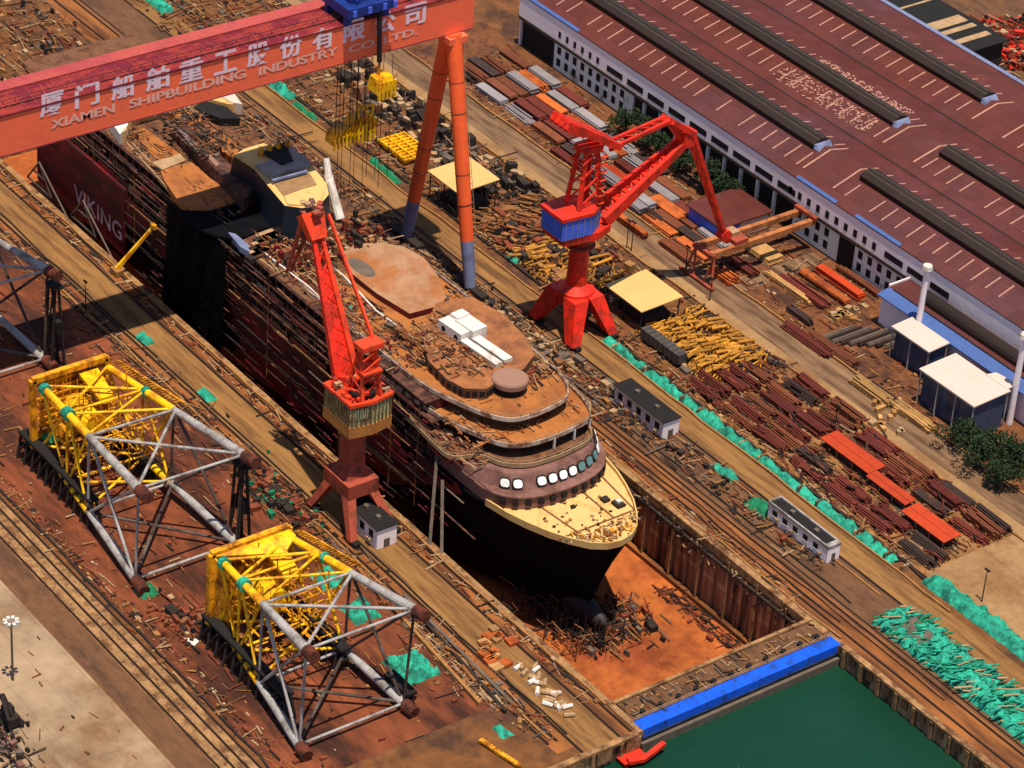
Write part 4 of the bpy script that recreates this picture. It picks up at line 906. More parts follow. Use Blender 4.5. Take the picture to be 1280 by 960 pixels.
    def tier(P, zt, zb_, name, mdeck, mwall, inset, rimm):
        k = 1-inset/18
        cx = sum(p[0] for p in P)/len(P)
        Pi = [(p[0]-inset, YC+(p[1]-YC)*k) for p in P]
        b = MB(); b.prism(P, zt-.35, zt); d = b.build(name, mdeck, t)
        b = MB(); b.prism(Pi, zb_+.02, zt-.35); b.build('tier_wall', mwall, d)
        if rimm: rim(P, zt+.35, .28, 1.0, 'rim_rail', rimm, d)
        if inset > 1:
            Lp = [0]
            for a, c in zip(Pi[:-1], Pi[1:]): Lp.append(Lp[-1]+math.dist(a, c))
            s_ = Lp[-1]*.12; k_ = 0
            while s_ < Lp[-1]*.8 and k_ < 30:
                i_ = max(i for i in range(len(Lp)-1) if Lp[i] <= s_); u = (s_-Lp[i_])/max(.001, Lp[i_+1]-Lp[i_]); a, c = Pi[i_], Pi[i_+1]
                MB().box((a[0]+(c[0]-a[0])*u, a[1]+(c[1]-a[1])*u, (zt+zb_)/2+.1), (1.5, .3, max(.3, (zt-zb_)*.5)), math.atan2(c[1]-a[1], c[0]-a[0])).build('deck_window', m_dark, d); s_ += 2.6; k_ += 1
            b = MB()
            for a in P[::2]: b.box((a[0], a[1], zt+.9), (.12, .12, 1.1))
            for a, c in zip(P[:-1], P[1:]): b.bar((a[0], a[1], zt+1.45), (c[0], c[1], zt+1.45), .08, .08)
            b.build('handrail', m_c[2], d)
        return d
    def smooth(P, k=4):
        Q = []
        for i in range(len(P)-1):
            p0 = P[max(0, i-1)]; p1 = P[i]; p2 = P[i+1]; p3 = P[min(len(P)-1, i+2)]
            for j in range(k):
                u = j/k; Q.append(tuple(.5*(2*p1[c]+(p2[c]-p0[c])*u+(2*p0[c]-5*p1[c]+4*p2[c]-p3[c])*u*u+(3*p1[c]-p0[c]-3*p2[c]+p3[c])*u**3) for c in (0, 1)))
        return Q+[P[-1]]
    PR = smooth([(20, -42), (42, -42), (48, -40.9), (52, -37.4), (54, -32), (54.4, -26), (53.8, -20), (51.6, -15), (47, -11.6), (40, -10), (20, -10)])
    tier(PR, 14.3, 11.0, 'lower_front_deck', m_brwall, m_brwall, .3, None)
    # sloped bridge front below tier C
    b = MB(); P0 = smooth([(20, -42), (38, -42), (44, -40.4), (49, -37), (51.2, -32), (51.9, -26), (51.3, -20), (49, -15), (44, -11.6), (38, -10.2), (20, -10)]); P1 = [(p[0]-2.0, YC+(p[1]-YC)*.96) for p in P0]
    n = len(P0); b.add([(p[0], p[1], 14.35) for p in P0]+[(p[0], p[1], 17.1) for p in P1], [(i, i+1, n+i+1, n+i) for i in range(n-1)]+[tuple(range(n-1, -1, -1)), tuple(range(n, 2*n))]); br = b.build('bridge_front', m_brwall, t)
    b = MB(); bd = MB()
    Fm = [p for p in P0[1:-1]]
    def along(Pl, f):
        L = [0]
        for a, c in zip(Pl[:-1], Pl[1:]): L.append(L[-1]+math.dist(a, c))
        s = f*L[-1]
        for i in range(len(L)-1):
            if L[i+1] >= s: u = (s-L[i])/(L[i+1]-L[i]); a, c = Pl[i], Pl[i+1]; return (a[0]+(c[0]-a[0])*u, a[1]+(c[1]-a[1])*u), math.atan2(c[1]-a[1], c[0]-a[0])
        return Pl[-1], 0
    for i in range(13):
        f = .335+.40*i/12
        if i == 2 or False: continue
        (x, y), an = along(Fm, f); nx, ny = math.sin(an), -math.cos(an); o8 = []
        x -= .9*.8; 
        for k in range(10):
            a = 2*math.pi*k/10; u = math.copysign(abs(math.cos(a))**.7, math.cos(a))*.98; v = math.copysign(abs(math.sin(a))**.7, math.sin(a))*.8
            o8.append((x+math.cos(an)*u+nx*.55-v*.55*.9*nx, y+math.sin(an)*u+ny*.55-v*.2*ny, 15.75+v))
        w = MB(); w.add(o8+[(p[0]-nx*.5, p[1]-ny*.5, p[2]) for p in o8], [tuple(range(10)), tuple(range(19, 9, -1))]+[(k, 10+k, 10+(k+1) % 10, (k+1) % 10) for k in range(10)])
        fr = MB(); cc = Vector((sum(p[0] for p in o8)/10, sum(p[1] for p in o8)/10, sum(p[2] for p in o8)/10)); of = [tuple(cc+(Vector(p)-cc)*1.22-Vector((nx, ny, 0))*.12) for p in o8]
        fr.add(of+[(p[0]-nx*.4, p[1]-ny*.4, p[2]) for p in of], [tuple(range(10)), tuple(range(19, 9, -1))]+[(k, 10+k, 10+(k+1) % 10, (k+1) % 10) for k in range(10)]); fr.build('window_frame', m_c[3], br)
        w.build('bridge_window', m_winw if i < 7 else (m_wing if i in (7, 8, 9) else m_winw), br)
    P3 = PR
    for i in range(14):
        (x, y), an = along(P3, .335+.40*i/13); w = MB(); w.box((x+math.sin(an)*-.05, y, 12.8), (1.25, .5, 1.15), an); w.build('dark_window', m_dark, br)
    # tier C with bridge wings
    PC = smooth([(14, -42.8), (29, -44.5), (37, -44.4), (39.4, -39), (44.4, -36.6), (47.4, -32.6), (48.2, -27), (47.9, -21), (46.2, -14.5), (40, -12), (37, -7.8), (29, -7.6), (14, -9.2)], 3)
    d = tier(PC, 17.6, 17.15, 'bridge_deck', m_deckg, m_maroon, 1.2, m_c[2])
    rim(PC[3:-3], 16.6, .3, .5, 'red_trim', m_maroon, d)
    PB = smooth([(8, -42), (26.6, -40.4), (36, -37.6), (42, -35), (44.6, -31), (45.3, -26), (45, -19.5), (43.3, -13), (36, -10.2), (26, -9.4), (8, -9)])
    d = tier(PB, 20.5, 17.7, 'terrace_deck', m_decko, m_deckg, 3.0, m_winw if False else mat('worn_white_rim', ph(206, 186, 172, .85), .6, var=.25, dirt=ph(140, 96, 76), damt=.4, dscale=.4))
    for f in (.50, .56, .62): (x, y), an = along(PB, f); MB().box((x, y, 19.1), (.4, .4, 2.6)).build('white_post', m_white, d)
    PA = smooth([(-27, -39.6), (8, -39.6), (20, -38.9), (28.5, -36.6), (35, -34), (38.9, -30.8), (39.9, -26.5), (39.6, -20.5), (38, -15.4), (33, -12.4), (26, -11.3), (8, -10.8), (-27, -10.8)])
    tier(PA, 23.4, 20.6, 'sun_deck', m_decko, m_deckg, 2.4, MATS['worn_white_rim'])
    b = MB(); b.span(-150, -20, YC-15.6, YC+15.6, 23.05, 23.25); b.build('upper_deck', m_deckg, t)
    # raised house on the sun deck
    H = [at(*p, 25.6)[:2] for p in ((527, 418), (535, 452), (558, 475), (580, 487), (608, 488), (622, 478), (655, 462), (668, 445), (660, 425), (630, 395), (590, 372), (545, 380))]
    b = MB(); b.prism(H, 23.4, 25.9, m_deckg, mat('house_top_brown', ph(170, 108, 66), .85, var=.25, scale=.3, dirt=ph(128, 80, 56), damt=.35, dscale=.2)); hh = b.build('top_house', None, t)
    for i in range(5):
        a, c = H[i], H[i+1]
        for j in range(3): f = (j+.5)/3; MB().box((a[0]+(c[0]-a[0])*f, a[1]+(c[1]-a[1])*f, 24.6), (1.1, .3, 1.3), math.atan2(c[1]-a[1], c[0]-a[0])).build('house_opening', m_dark, hh)
    dc = at(638, 473, 26.2)
    b = MB(); b.tube((dc[0], dc[1], 22.6), (dc[0], dc[1], 25.3), 3.0, n=24, m=m_dark); b.tube((dc[0], dc[1], 25.3), (dc[0], dc[1], 26.3), 3.9, n=32, m=m_disc); b.tube((dc[0], dc[1], 26.31), (dc[0], dc[1], 26.42), 3.55, n=32, m=mat('disc_top', ph(166, 126, 110), .8, var=.04)); b.build('round_lounge', None, t)
    # white mast lying along the centreline
    a0 = Vector(at(556, 402, 27)); a1 = Vector(at(628, 455, 26.2)); dr = (a1-a0).normalized(); sd = Vector((-dr.y, dr.x, 0))
    b = MB()
    def slab(u0, u1, v0, v1, z0, z1, m=None):
        P = [a0+dr*u0+sd*v0, a0+dr*u1+sd*v0, a0+dr*u1+sd*v1, a0+dr*u0+sd*v1]; b.prism([(p.x, p.y) for p in P], z0, z1, m)
    L = (a1-a0).length
    slab(0, 7.5, -1.9, 1.6, 25.6, 28.2); slab(.5, 3, 1, 4.4, 25.6, 29); slab(2.5, 8.5, .6, 4.6, 25.6, 28.6); slab(7.5, L, -1.9, -.1, 25.6, 26.8); slab(8.2, L, .5, 2.8, 25.6, 26.9)
    ms = b.build('white_mast_section', m_white, t)
    b = MB()
    for u in (1.8, 5.9): p = a0+dr*u-sd*2.0; b.tube(tuple(p+Vector((0, 0, 0))), tuple(p+sd*.4), .62, n=12)
    slab(9.5, L-1, -.08, .48, 25.7, 26.0)
    b.build('porthole', m_dark, ms)
    # pool deck
    P = [at(*p, 24.9)[:2] for p in ((427, 318), (438, 306), (470, 303), (505, 308), (530, 322), (548, 345), (558, 372), (550, 382), (512, 392), (470, 366), (440, 342))]
    b = MB(); b.prism(P, 22.4, 24.9, m_maroon, m_deckp); pdk = b.build('pool_deck', None, t)
    b = MB(); c = at(452, 334, 24.95); b.prism([(c[0]+math.cos(a)*4.6, c[1]+math.sin(a)*2.0) for a in np.linspace(0, 6.28, 14)[:-1]], 24.9, 24.96); b.build('grey_stain', m_c[5], pdk)
    rim([at(*p, 22.6)[:2] for p in ((375, 300), (405, 330), (430, 352), (470, 395), (498, 415))], 23.7, .35, .7, 'inner_rail', m_white, t)
    rim([at(*p, 22.6)[:2] for p in ((330, 322), (388, 367), (420, 400))], 23.7, .35, .7, 'side_rail', m_white, t)
    # funnel casing
    top = [(292, 195), (305, 187), (335, 180), (362, 183), (388, 205), (408, 228), (411, 243), (400, 256), (378, 260), (356, 257), (338, 236), (318, 212)]
    T = [at(*p, 32)[:2] for p in top]; cx = sum(p[0] for p in T)/len(T); cy = sum(p[1] for p in T)/len(T)
    b = MB(); n = len(T); b.add([(cx+(p[0]-cx)*1.10, cy+(p[1]-cy)*1.18, 22.4) for p in T]+[(p[0], p[1], 32) for p in T], [(i, n+i, n+(i+1) % n, (i+1) % n) for i in range(n)]); b.mats = []; b.m = []; fn = b.build('funnel_casing', m_navy, t)
    b = MB(); b.prism(T, 31.7, 31.98); b.build('casing_top', m_cream, fn)
    def topz(pts, z0, z1, m, name):
        b = MB(); b.prism([at(*p, 32)[:2] for p in pts], z0, z1); return b.build(name, m, fn)
    topz([(293, 196), (306, 188), (330, 181), (345, 195), (336, 204), (318, 208)], 32.0, 32.5, m_cream, 'cream_top_panel')
    topz([(319, 210), (337, 205), (345, 196), (360, 184), (388, 206), (384, 214), (362, 216), (340, 226)], 32.0, 32.9, mat('funnel_grey', ph(168, 156, 150), .6), 'grey_top_panel')
    topz([(328, 196), (345, 188), (356, 183), (366, 206), (352, 211)], 32.95, 33.3, m_dark, 'exhaust_opening')
    topz([(340, 227), (362, 217), (385, 214), (396, 232), (375, 238), (355, 246)], 31.9, 32.25, mat('funnel_tan', ph(164, 128, 88), .6), 'tan_top_panel')
    topz([(355, 247), (376, 239), (397, 233), (406, 240), (400, 254), (378, 258), (360, 257)], 32.0, 32.4, m_cream, 'front_top_panel')
    b = MB(); a = at(340, 226, 33); c = at(384, 214, 33); b.bar(a, c, .6, .5); b.build('rim_band', m_bluel, fn)
    b = MB()
    for i in range(4): p = at(326+i*11, 192-i*3, 33); b.tube((p[0], p[1], 32), (p[0], p[1], 34.6), .7, .6, n=8)
    b.build('exhaust_pipe', m_yelplate, fn)
    b = MB(); b.tube(at(408, 198, 37), at(411, 222, 33), .7, .9, n=8); b.tube(at(410, 218, 33.5), at(425, 274, 25), 1.0, 1.15, n=10); b.build('white_duct', m_white, t)
    # aft decks
    def deck(name, pts, z, m, thick=.3):
        b = MB(); b.prism([at(*p, z)[:2] for p in pts], z-thick, z); return b.build(name, m, t)
    deck('aft_lane_deck', [(200, 212), (222, 206), (240, 203), (262, 222), (298, 247), (290, 254), (262, 262), (238, 262), (222, 250), (205, 225)], 24.2, m_decko, 1.7)
    deck('aft_cross_walk', [(190, 203), (225, 192), (232, 200), (203, 212)], 24.6, m_c[2], .5)
    deck('aft_side_deck', [(165, 165), (180, 160), (225, 192), (200, 204)], 23.4, m_decko, 1)
    deck('court_deck', [(210, 140), (242, 134), (300, 185), (292, 198), (270, 186)], 25, m_decko, 2.5)
    deck('stern_rim', [(137, 150), (150, 146), (290, 112), (302, 130), (285, 130), (255, 122), (232, 136), (200, 132), (180, 138), (160, 148), (158, 162), (150, 168)], 26.2, m_cream, 3.6)
    deck('stern_rim_white', [(137, 150), (158, 146), (160, 156), (150, 168)], 26.5, m_white, 3)
    deck('stern_rim_peak', [(270, 116), (288, 112), (303, 130), (290, 128)], 26.5, m_roofwh, 3)
    deck('aft_opening', [(226, 128), (252, 122), (284, 134), (300, 148), (275, 148), (250, 138)], 25.4, m_dark, 2)
    b = MB(); b.prism([at(*p, 27.5)[:2] for p in ((212, 150), (225, 146), (320, 235), (305, 248), (248, 188))], 22.4, 27.3, m_side); ct = b.build('centre_casing', m_side, t)
    deck('casing_light_panel', [(222, 162), (226, 160), (252, 186), (248, 190)], 27.6, mat('panel_lilac', ph(140, 116, 122), .6), .3)
    deck('casing_light_panel', [(254, 190), (259, 189), (275, 205), (270, 208)], 27.6, m_disc, .3)
    b = MB()
    for k in range(12):
        z = 22.6; x0 = -140+k*.0
    for k, (pa, pb) in enumerate((((165, 180), (250, 268)), ((150, 170), (232, 262)), ((250, 268), (330, 322)), ((292, 300), (345, 340)))):
        b.bar(at(*pa, 22.9), at(*pb, 22.9), .3, .8)
    b.build('deck_rail', m_c[2], t)
    deck('grey_side_plate', [(285, 290), (294, 292), (310, 305), (312, 315), (300, 308)], 24.3, m_bluel, 1.5)
    # stripes of stacked panels before the funnel
    b = MB()
    for i in range(6): p = at(325+i*3, 318-i*5, 23.5); b.box((p[0], p[1], 23.2), (2.2+i*.3, 7, 1.2), .1, m_c[2] if i % 2 else m_c[3])
    b.build('stacked_panels', None, t)
    # girder shadow on the aft shoulder: black sheet and slab added above
    return t
shp = ship()
def on_ship(n, fx, label, z, mats, seed, smin=.4, smax=1.8, h=1.4, pipes=.4): clutter('deck_debris', label, 'deck gear', fx, n, mats, smin, smax, h, seed, parentz=z, pipes=pipes)
on_ship(1500, lambda r: (r.uniform(-44, 12), YC+(r.uniform(-14.5, -4) if r.random() < .55 else r.uniform(5, 15))), 'tangle of pipes, crates and planks on the midship deck around the pool', 23.3, [C0, C1, C3, C2, C4, C5, C0, m_maroon], 31)
on_ship(700, lambda r: (r.uniform(4, 30), YC+r.uniform(4, 15)), 'building gear on the right side of the forward sun deck', 23.45, [C0, C1, C4, C2, C3], 32)
on_ship(420, lambda r: (r.uniform(0, 24), YC+r.uniform(-8, 6)), 'scraps and tools on the raised brown house roof', 25.95, [C0, C1, C4, C2, C3, C0], 33, .3, 1.3, .8)
on_ship(800, lambda r: (r.uniform(-47, -32), YC+r.uniform(-13, 14)), 'dark jumble of ducts between the funnel and the pool deck', 23.3, [C3, C1, m_maroon, C0, C2, C4], 34, .5, 2.6, 3.2)
on_ship(420, lambda r: (r.uniform(-118, -60), YC+(r.uniform(-15, -8) if r.random() < .5 else r.uniform(6, 15))), 'construction litter on the aft decks near the white stern rim', 23.9, [C0, C1, C3, C4, C3], 35, h=.6, smax=1.3)
on_ship(300, lambda r: (r.uniform(-104, -80), YC+r.uniform(-6, 4)), 'dark machinery on the aft casing top', 27.4, [C3, C0, m_side, C5], 36, .5, 2, 1.2)
on_ship(380, lambda r: (r.uniform(26, 40), YC+r.uniform(-14, 14)), 'orange and brown scraps on the forward terrace', 20.55, [C0, m_decko, C1, C4, C2, m_decko], 37, .3, 1.6, .7)
on_ship(260, lambda r: (r.uniform(28, 42), YC+(r.uniform(-17, -11) if r.random() < .5 else r.uniform(9, 17))), 'tan boxes and gear on the bridge wings', 17.65, [C0, C4, C1, C3, C2], 38, .3, 1.5, .7)
clutter('deck_debris', 'thin litter on the orange sun deck rim', 'deck gear', lambda r: (r.uniform(8, 36), YC+r.uniform(-11, 11)), 90, [C0, C3, C4, m_decko], .2, .7, .3, 39, parentz=23.42)
# cables from bow to quay
for i, (a, c) in enumerate(((at(547, 560, 16.5), at(537, 682, 0)), (at(553, 600, 11), at(552, 692, 0)))):
    b = MB(); b.tube(a, c, .38, .38, n=6); o = b.build('access_ladder', m_c[5], loc=c); tag(o, ('slanted grey ladder pole from the bridge wing down to the left quay', 'upright grey ladder pole touching the hull near the bow')[i], 'ladder pole')
# yellow boom lift
t = empty('boom_lift', at(146, 339, 0), 'yellow boom lift reaching from the left quay to the maroon hull', 'boom lift')
p0 = at(146, 339, .9)
b = MB(); b.box((p0[0], p0[1], .9), (3, 2, 1.4)); b.build('base', m_c[4], t)
b = MB(); b.bar((p0[0], p0[1], 1.6), at(192, 283, 11.9), .9, .9, w1=.6, h1=.6); b.build('arm', m_yellow, t)
b = MB(); p = at(192, 283, 12.4); b.box(p, (1.6, .9, 1.1)); b.build('basket', m_yelplate, t)
# scaffold tower frames beside the hull at upper left
for i, px in enumerate((82, 130)):
    t = empty('scaffold_frame', at(px, 225+i*50, 0), ('grey scaffold trestle beside the lettered hull side, farther one', 'grey scaffold trestle beside the lettered hull side, nearer one')[i], 'scaffold')
    c = at(px, 225+i*50, 0); b = MB(); y = -48.5
    for a_, c_ in (((-6, 0), (0, 7)), ((6, 0), (0, 7)), ((-6, 0), (6, 0)), ((-3, 3.4), (3, 3.4)), ((0, 7), (14, -2))): b.bar((c[0]+a_[0], y, a_[1]), (c[0]+c_[0], y, c_[1]), .35, .35)
    b.build('frame', m_c[5], t)

# ------------------------------------------------------------------ offshore jackets lying on their side
m_dkst = mat('dark_steel_brace', ph(74, 60, 56), .6, var=.25, dirt=ph(120, 108, 104), damt=.2)
def jacket(xp, xb, label, bh=24.0, zb0=.6, tealk=True, colour_all=False, seed=1):
    yc = -97.6; rr = random.Random(seed)
    t = empty('jacket_frame', (xp, yc, 0), label, 'steel jacket')
    PL = {(-1, 1): (xp, yc-7.9, 20.8), (1, 1): (xp, yc+7.7, 20.4), (-1, -1): (xp, yc-7.9, 5.6), (1, -1): (xp, yc+7.7, 5.6)}
    BS = {(-1, 1): (xb, yc-11.8, bh+.4), (1, 1): (xb, yc+13.3, bh-.2), (-1, -1): (xb, yc-12.6, 1.4), (1, -1): (xb, yc+12, 1.2)}
    P = lambda k, f: tuple(PL[k][i]+(BS[k][i]-PL[k][i])*f for i in range(3))
    my, mg = (m_greyp, m_greyp) if colour_all else (m_yellow, m_greyp)
    FY = .47
    for k in PL:
        b = MB(); b.tube(P(k, .02), P(k, FY), .75, .85, n=12, m=my); lg = b.build('leg', my, t)
        MB().tube(P(k, FY), P(k, .93), .75, 1.05, n=12).build('grey_leg_section', mg, lg)
        MB().tube(P(k, .94), P(k, 1.015), 1.35, 1.3, n=14).build('rusty_leg_end', mat('dark_rust_collar', ph(112, 52, 36), .85, var=.35, scale=.6, dirt=ph(60, 34, 28), damt=.4, dscale=.4), lg)
    F = [0, .26, .47, .93] if xb-xp > 45 else [0, .22, .47, .93]
    faces = [((-1, 1), (1, 1)), ((-1, -1), (1, -1)), ((-1, 1), (-1, -1)), ((1, 1), (1, -1))]
    for ka, kb in faces:
        for i in range(len(F)-1):
            low = (ka, kb) in (faces[1], faces[3]); m = my if i < 2 else (m_dkst if low else mg); r = .30 if i < 2 else .34
            b = MB(); b.tube(P(ka, F[i]+.01), P(kb, F[i+1]-.01), r, n=8); b.tube(P(kb, F[i]+.01), P(ka, F[i+1]-.01), r, n=8); b.build('cross_brace', m, t)
        for i in (1, 2, 3):
            b = MB(); b.tube(P(ka, F[i]), P(kb, F[i]), .3, n=8); b.build('ring_brace', my if i < 2 else (m_dkst if (ka, kb) == faces[3] else mg), t)
    # square platform at the small end
    x0 = xp
    b = MB()
    z0, z1, y0, y1 = 4.6, 21.6, yc-9.2, yc+8.6
    for (a, c) in (((y0, z0), (y1, z0)), ((y1, z0), (y1, z1)), ((y1, z1), (y0, z1)), ((y0, z1), (y0, z0))): b.bar((x0-1.2, a[0], a[1]), (x0-1.2, c[0], c[1]), 1.3, 1.3)
    for f in np.arange(.1, 1, .1):
        b.bar((x0-1.2, y0+(y1-y0)*f, z0), (x0-1.2, y0+(y1-y0)*f, z1), .3, .45); b.bar((x0-1.2, y0, z0+(z1-z0)*f), (x0-1.2, y1, z0+(z1-z0)*f), .3, .45)
    b.build('platform_frame', m_yelplate if not colour_all else m_c[3], t)
    b = MB(); b.span(x0-1.0, x0-.7, y0+.5, y1-.5, z0+.5, z1-(5 if xp > 30 else 13)); b.span(x0-1.8, x0-1.5, y0+2, y1-4, z0+4, z1); b.build('platform_plate', m_yelplate if not colour_all else m_c[3], t)
    if not colour_all:
        b = MB(); b.tube((x0, yc, 13), (x0+9, yc, 13), 3.0, 2.6, n=16); b.build('centre_column', m_yellow, t)
        b = MB(); b.hullbox([(x0-.4, yc+1.5, 19.4), (x0+9, yc+1, 18.6), (x0+9, yc+4.4, 18.6), (x0-.4, yc+6, 19.4)], [(x0-.4, yc+1.5, 20.2), (x0+9, yc+1, 19.4), (x0+9, yc+4.4, 19.4), (x0-.4, yc+6, 20.2)]); b.build('web_plate', m_yellow, t)
        b = MB()
        for i in range(210):
            x = x0+rr.uniform(0, 19); y = yc+rr.uniform(-8, 8); z = rr.uniform(6, 20); d = rr.choice([(1, 0, 0), (0, 1, 0), (0, 0, 1)]); L = rr.uniform(1, 6)
            b.tube((x, y, z), (x+d[0]*L, y+d[1]*L, z+d[2]*L), rr.uniform(.08, .2), n=5)
        for k in range(22):
            f = k/22; a = P((1, 1), f*.45); b.bar((a[0], a[1]+1.4, a[2]+.4), (a[0], a[1]+3.2, a[2]+.2), .15, .3)
        a = P((1, 1), 0); c = P((1, 1), .45); b.bar((a[0], a[1]+3.3, a[2]), (c[0], c[1]+3.3, c[2]), .3, .5); b.build('ladders_and_pipes', m_yelplate, t)['kind'] = 'stuff'
        for k_, f0, f1, r_ in (((-1, 1), .03, .06, 1.3), ((-1, 1), .25, .29, 1.4), ((1, 1), .27, .29, 1.2)): MB().tube(P(k_, f0), P(k_, f1), r_, n=10).build('teal_wrapping', m_teal, t)
    if xp > 30:
        b = MB(); b.hullbox([(x0-1.4, y0, z0-.4), (x0+2.8, y0+1.6, z0-.4), (x0+2.8, y0+1.9, z0-.4), (x0-1.4, y0+.4, z0-.4)], [(x0-1.4, y0, z1), (x0+2.8, y0+1.6, z1-3), (x0+2.8, y0+1.9, z1-3), (x0-1.4, y0+.4, z1)]); b.build('side_plate', m_yelplate, t)
        b = MB(); b.hullbox([(x0-.8, y0, z1-.4), (x0+4, y1-4, z1-1.8), (x0+1.5, y1, z1-.6), (x0-.8, y1, z1-.4)], [(x0-.8, y0, z1-.1), (x0+4, y1-4, z1-1.5), (x0+1.5, y1, z1-.3), (x0-.8, y1, z1-.1)]); b.build('top_plate', m_yellow, t)
    return t
jacket(45.5, 84.2, 'nearest yellow and grey jacket lying beside the teal covered heaps', bh=24.2, seed=3)
jacket(-25.5, 24.2, 'middle jacket with long yellow top section and teal wrapped joints', bh=23.6, seed=4)
jacket(-104, -56.5, 'far grey jacket at the left picture edge, partly in the girder shadow', bh=24.8, colour_all=True, seed=5)
# dark trestles that carry the jackets
def trestle(x, y, h, L, label):
    t = empty('support_trestle', (x, y, 0), label, 'trestle'); b = MB()
    for i in range(int(L/3)+1):
        xx = x-L/2+i*3; b.bar((xx, y-1.6, .1), (xx, y-.4, h), .5, .5); b.bar((xx, y+1.6, .1), (xx, y+.4, h), .5, .5)
        if i: b.bar((xx-3, y-1.2, h*.2), (xx, y-1.2, h*.9), .3, .3)
    b.build('frame', m_c[3], t)
    for a_ in ((y-1.2, y+1.2, h, h+.6), (y-.7, y+.7, h*.45, h*.6)): MB().span(x-L/2, x+L/2, *a_).build('cross_beam', m_dark, t)
for x, nm in ((-22, 'middle jacket'), (52, 'nearest jacket')):
    trestle(x+6, -106.9, 6.2, 30, 'dark trestle under the left side of the yellow end of the '+nm); trestle(x+4, -89, 5, 20, 'dark trestle under the right side of the yellow end of the '+nm)
trestle(20, -84.4, 20, 4, 'tall dark post stand under the upper rusty leg end of the middle jacket')
trestle(-58, -84, 21, 4, 'tall dark post stand under the end of the far grey jacket')
trestle(78, -84.3, 3, 8, 'low dark block under the lower rear leg of the nearest jacket')

# ------------------------------------------------------------------ tarpaulined heaps
def lump(x0, x1, y0, y1, H, seed, m, label, group=None, cat='covered heap', name='netted_heap', z=0, step=.75):
    rr = random.Random(seed); nx = max(3, int((x1-x0)/step)); ny = max(3, int((y1-y0)/step)); b = MB()
    bl = [(rr.uniform(x0, x1), rr.uniform(y0, y1), rr.uniform(.8, 2.2), rr.uniform(.3, 1)) for _ in range(int((x1-x0)*(y1-y0)/3)+3)]
    vs = []
    for i in range(nx+1):
        for j in range(ny+1):
            u = i/nx; v = j/ny; x = x0+(x1-x0)*u; y = y0+(y1-y0)*v
            e = min(1, 5*min(u*(x1-x0)/2.5, (1-u)*(x1-x0)/2.5, v*(y1-y0)/2.5, (1-v)*(y1-y0)/2.5))
            h = max([a[3]*max(0, 1-(math.hypot(x-a[0], y-a[1])/a[2])**2)**.5 if math.hypot(x-a[0], y-a[1]) < a[2] else 0 for a in bl]+[.15])
            vs.append((x+rr.uniform(-.25, .25), y+rr.uniform(-.25, .25), z+.02+max(0, e)*H*(h+rr.uniform(-.09, .09))))
    fs = []
    for i in range(nx):
        for j in range(ny):
            a = i*(ny+1)+j
            if rr.random() < .5: fs += [(a, a+ny+1, a+ny+2), (a, a+ny+2, a+1)]
            else: fs += [(a, a+ny+1, a+1), (a+1, a+ny+1, a+ny+2)]
    b.add(vs, fs); o = b.build(name, m, loc=((x0+x1)/2, (y0+y1)/2, z), smooth=True); tag(o, label, cat, group); return o
G1 = 'teal netted heaps in the long row beside the crane road'
x = -4; i = 0
while x < 95:
    L = U(4.2, 7.6); lump(x, min(96, x+L), 27.9, 31.0+U(-.3, .2), 2.1, 50+i, m_teal, 'teal netted heap in the row beside the crane road, %s counting from the red crane' % (ORD[i] if i < 20 else 'last'), G1)
    if random.random() < .7:
        bb = MB(); 
        for k in range(3): bb.box((x+L+.1, 28.6+k*.8, .7), (.5, .6, 1.3), U(0, 1), random.choice([C2, C5, C0]))
        tag(bb.build('small_crates', loc=(x+L, 29, 0)), 'pale crates wedged after the %s teal heap of the roadside row' % (ORD[i] if i < 20 else 'last'), 'crates', 'small crates between the roadside heaps')
    x += L+U(-.3, .35); i += 1
lump(109, 156, 11.2, 21.2, 2.6, 90, m_teal, 'large teal netted field of gear near the right quay edge')
lump(112, 121, 13.2, 18.5, 3.2, 91, m_c[5], 'grey machine parts heaped on the near end of the large teal field', name='parts_heap')
lump(104, 160, 29.5, 34.5, 2.2, 92, m_teal, 'long teal and pale heap beside the road at the right edge')
lump(48, 55.5, 18.0, 20.4, 2, 93, m_teal, 'bright teal heap beyond the white control shed')
lump(63, 69.5, 15.5, 19.5, 2, 94, m_teal2, 'rounded green netted heap before the grey open topped shed')
for k, (px, py, w, d, lb) in enumerate(((640, 325, 4, 2.5, 'small teal heap under the gantry leg side'), (720, 270, 3, 2, 'small teal heap beside the tall red crane'), (480, 215, 13, 2.4, 'dark green heap strip left of the tan roof'), (350, 112, 12, 3.4, 'teal heap just below the red girder on the far quay'), (380, 140, 11, 2, 'green heap strip beyond the ship stern'), (200, 8, 9, 4, 'teal heap at the top edge above the girder'), (180, 425, 5, 3, 'teal gear beside the shadow on the left quay road'), (258, 495, 5, 2.6, 'teal machine with pale top on the left quay road'), (410, 725, 6, 5, 'teal heap behind the upper legs of the nearest jacket'), (450, 765, 7, 6, 'teal heap seen through the nearest jacket'), (515, 835, 9, 8, 'largest teal heap right of the nearest jacket'), (628, 915, 4, 2.5, 'small bright teal heap near the left quay end'), (183, 740, 4, 4, 'green netted heap at the lower leg end of the middle jacket'), (60, 548, 4, 4, 'green net bundle at the corner of the middle jacket'), (440, 390, 2.2, 2, 'small teal tank on the ship deck behind the orange crane boom'))):
    zz = 22.6 if 'ship deck' in lb else (6 if 'net bundle' in lb else 0); p = at(px, py, zz); lump(p[0]-w/2, p[0]+w/2, p[1]-d/2, p[1]+d/2, 2.2 if w > 5 else 1.7, 100+k, m_teal2 if 'green' in lb and 'dark' not in lb or k == 2 else m_teal, lb, z=zz)

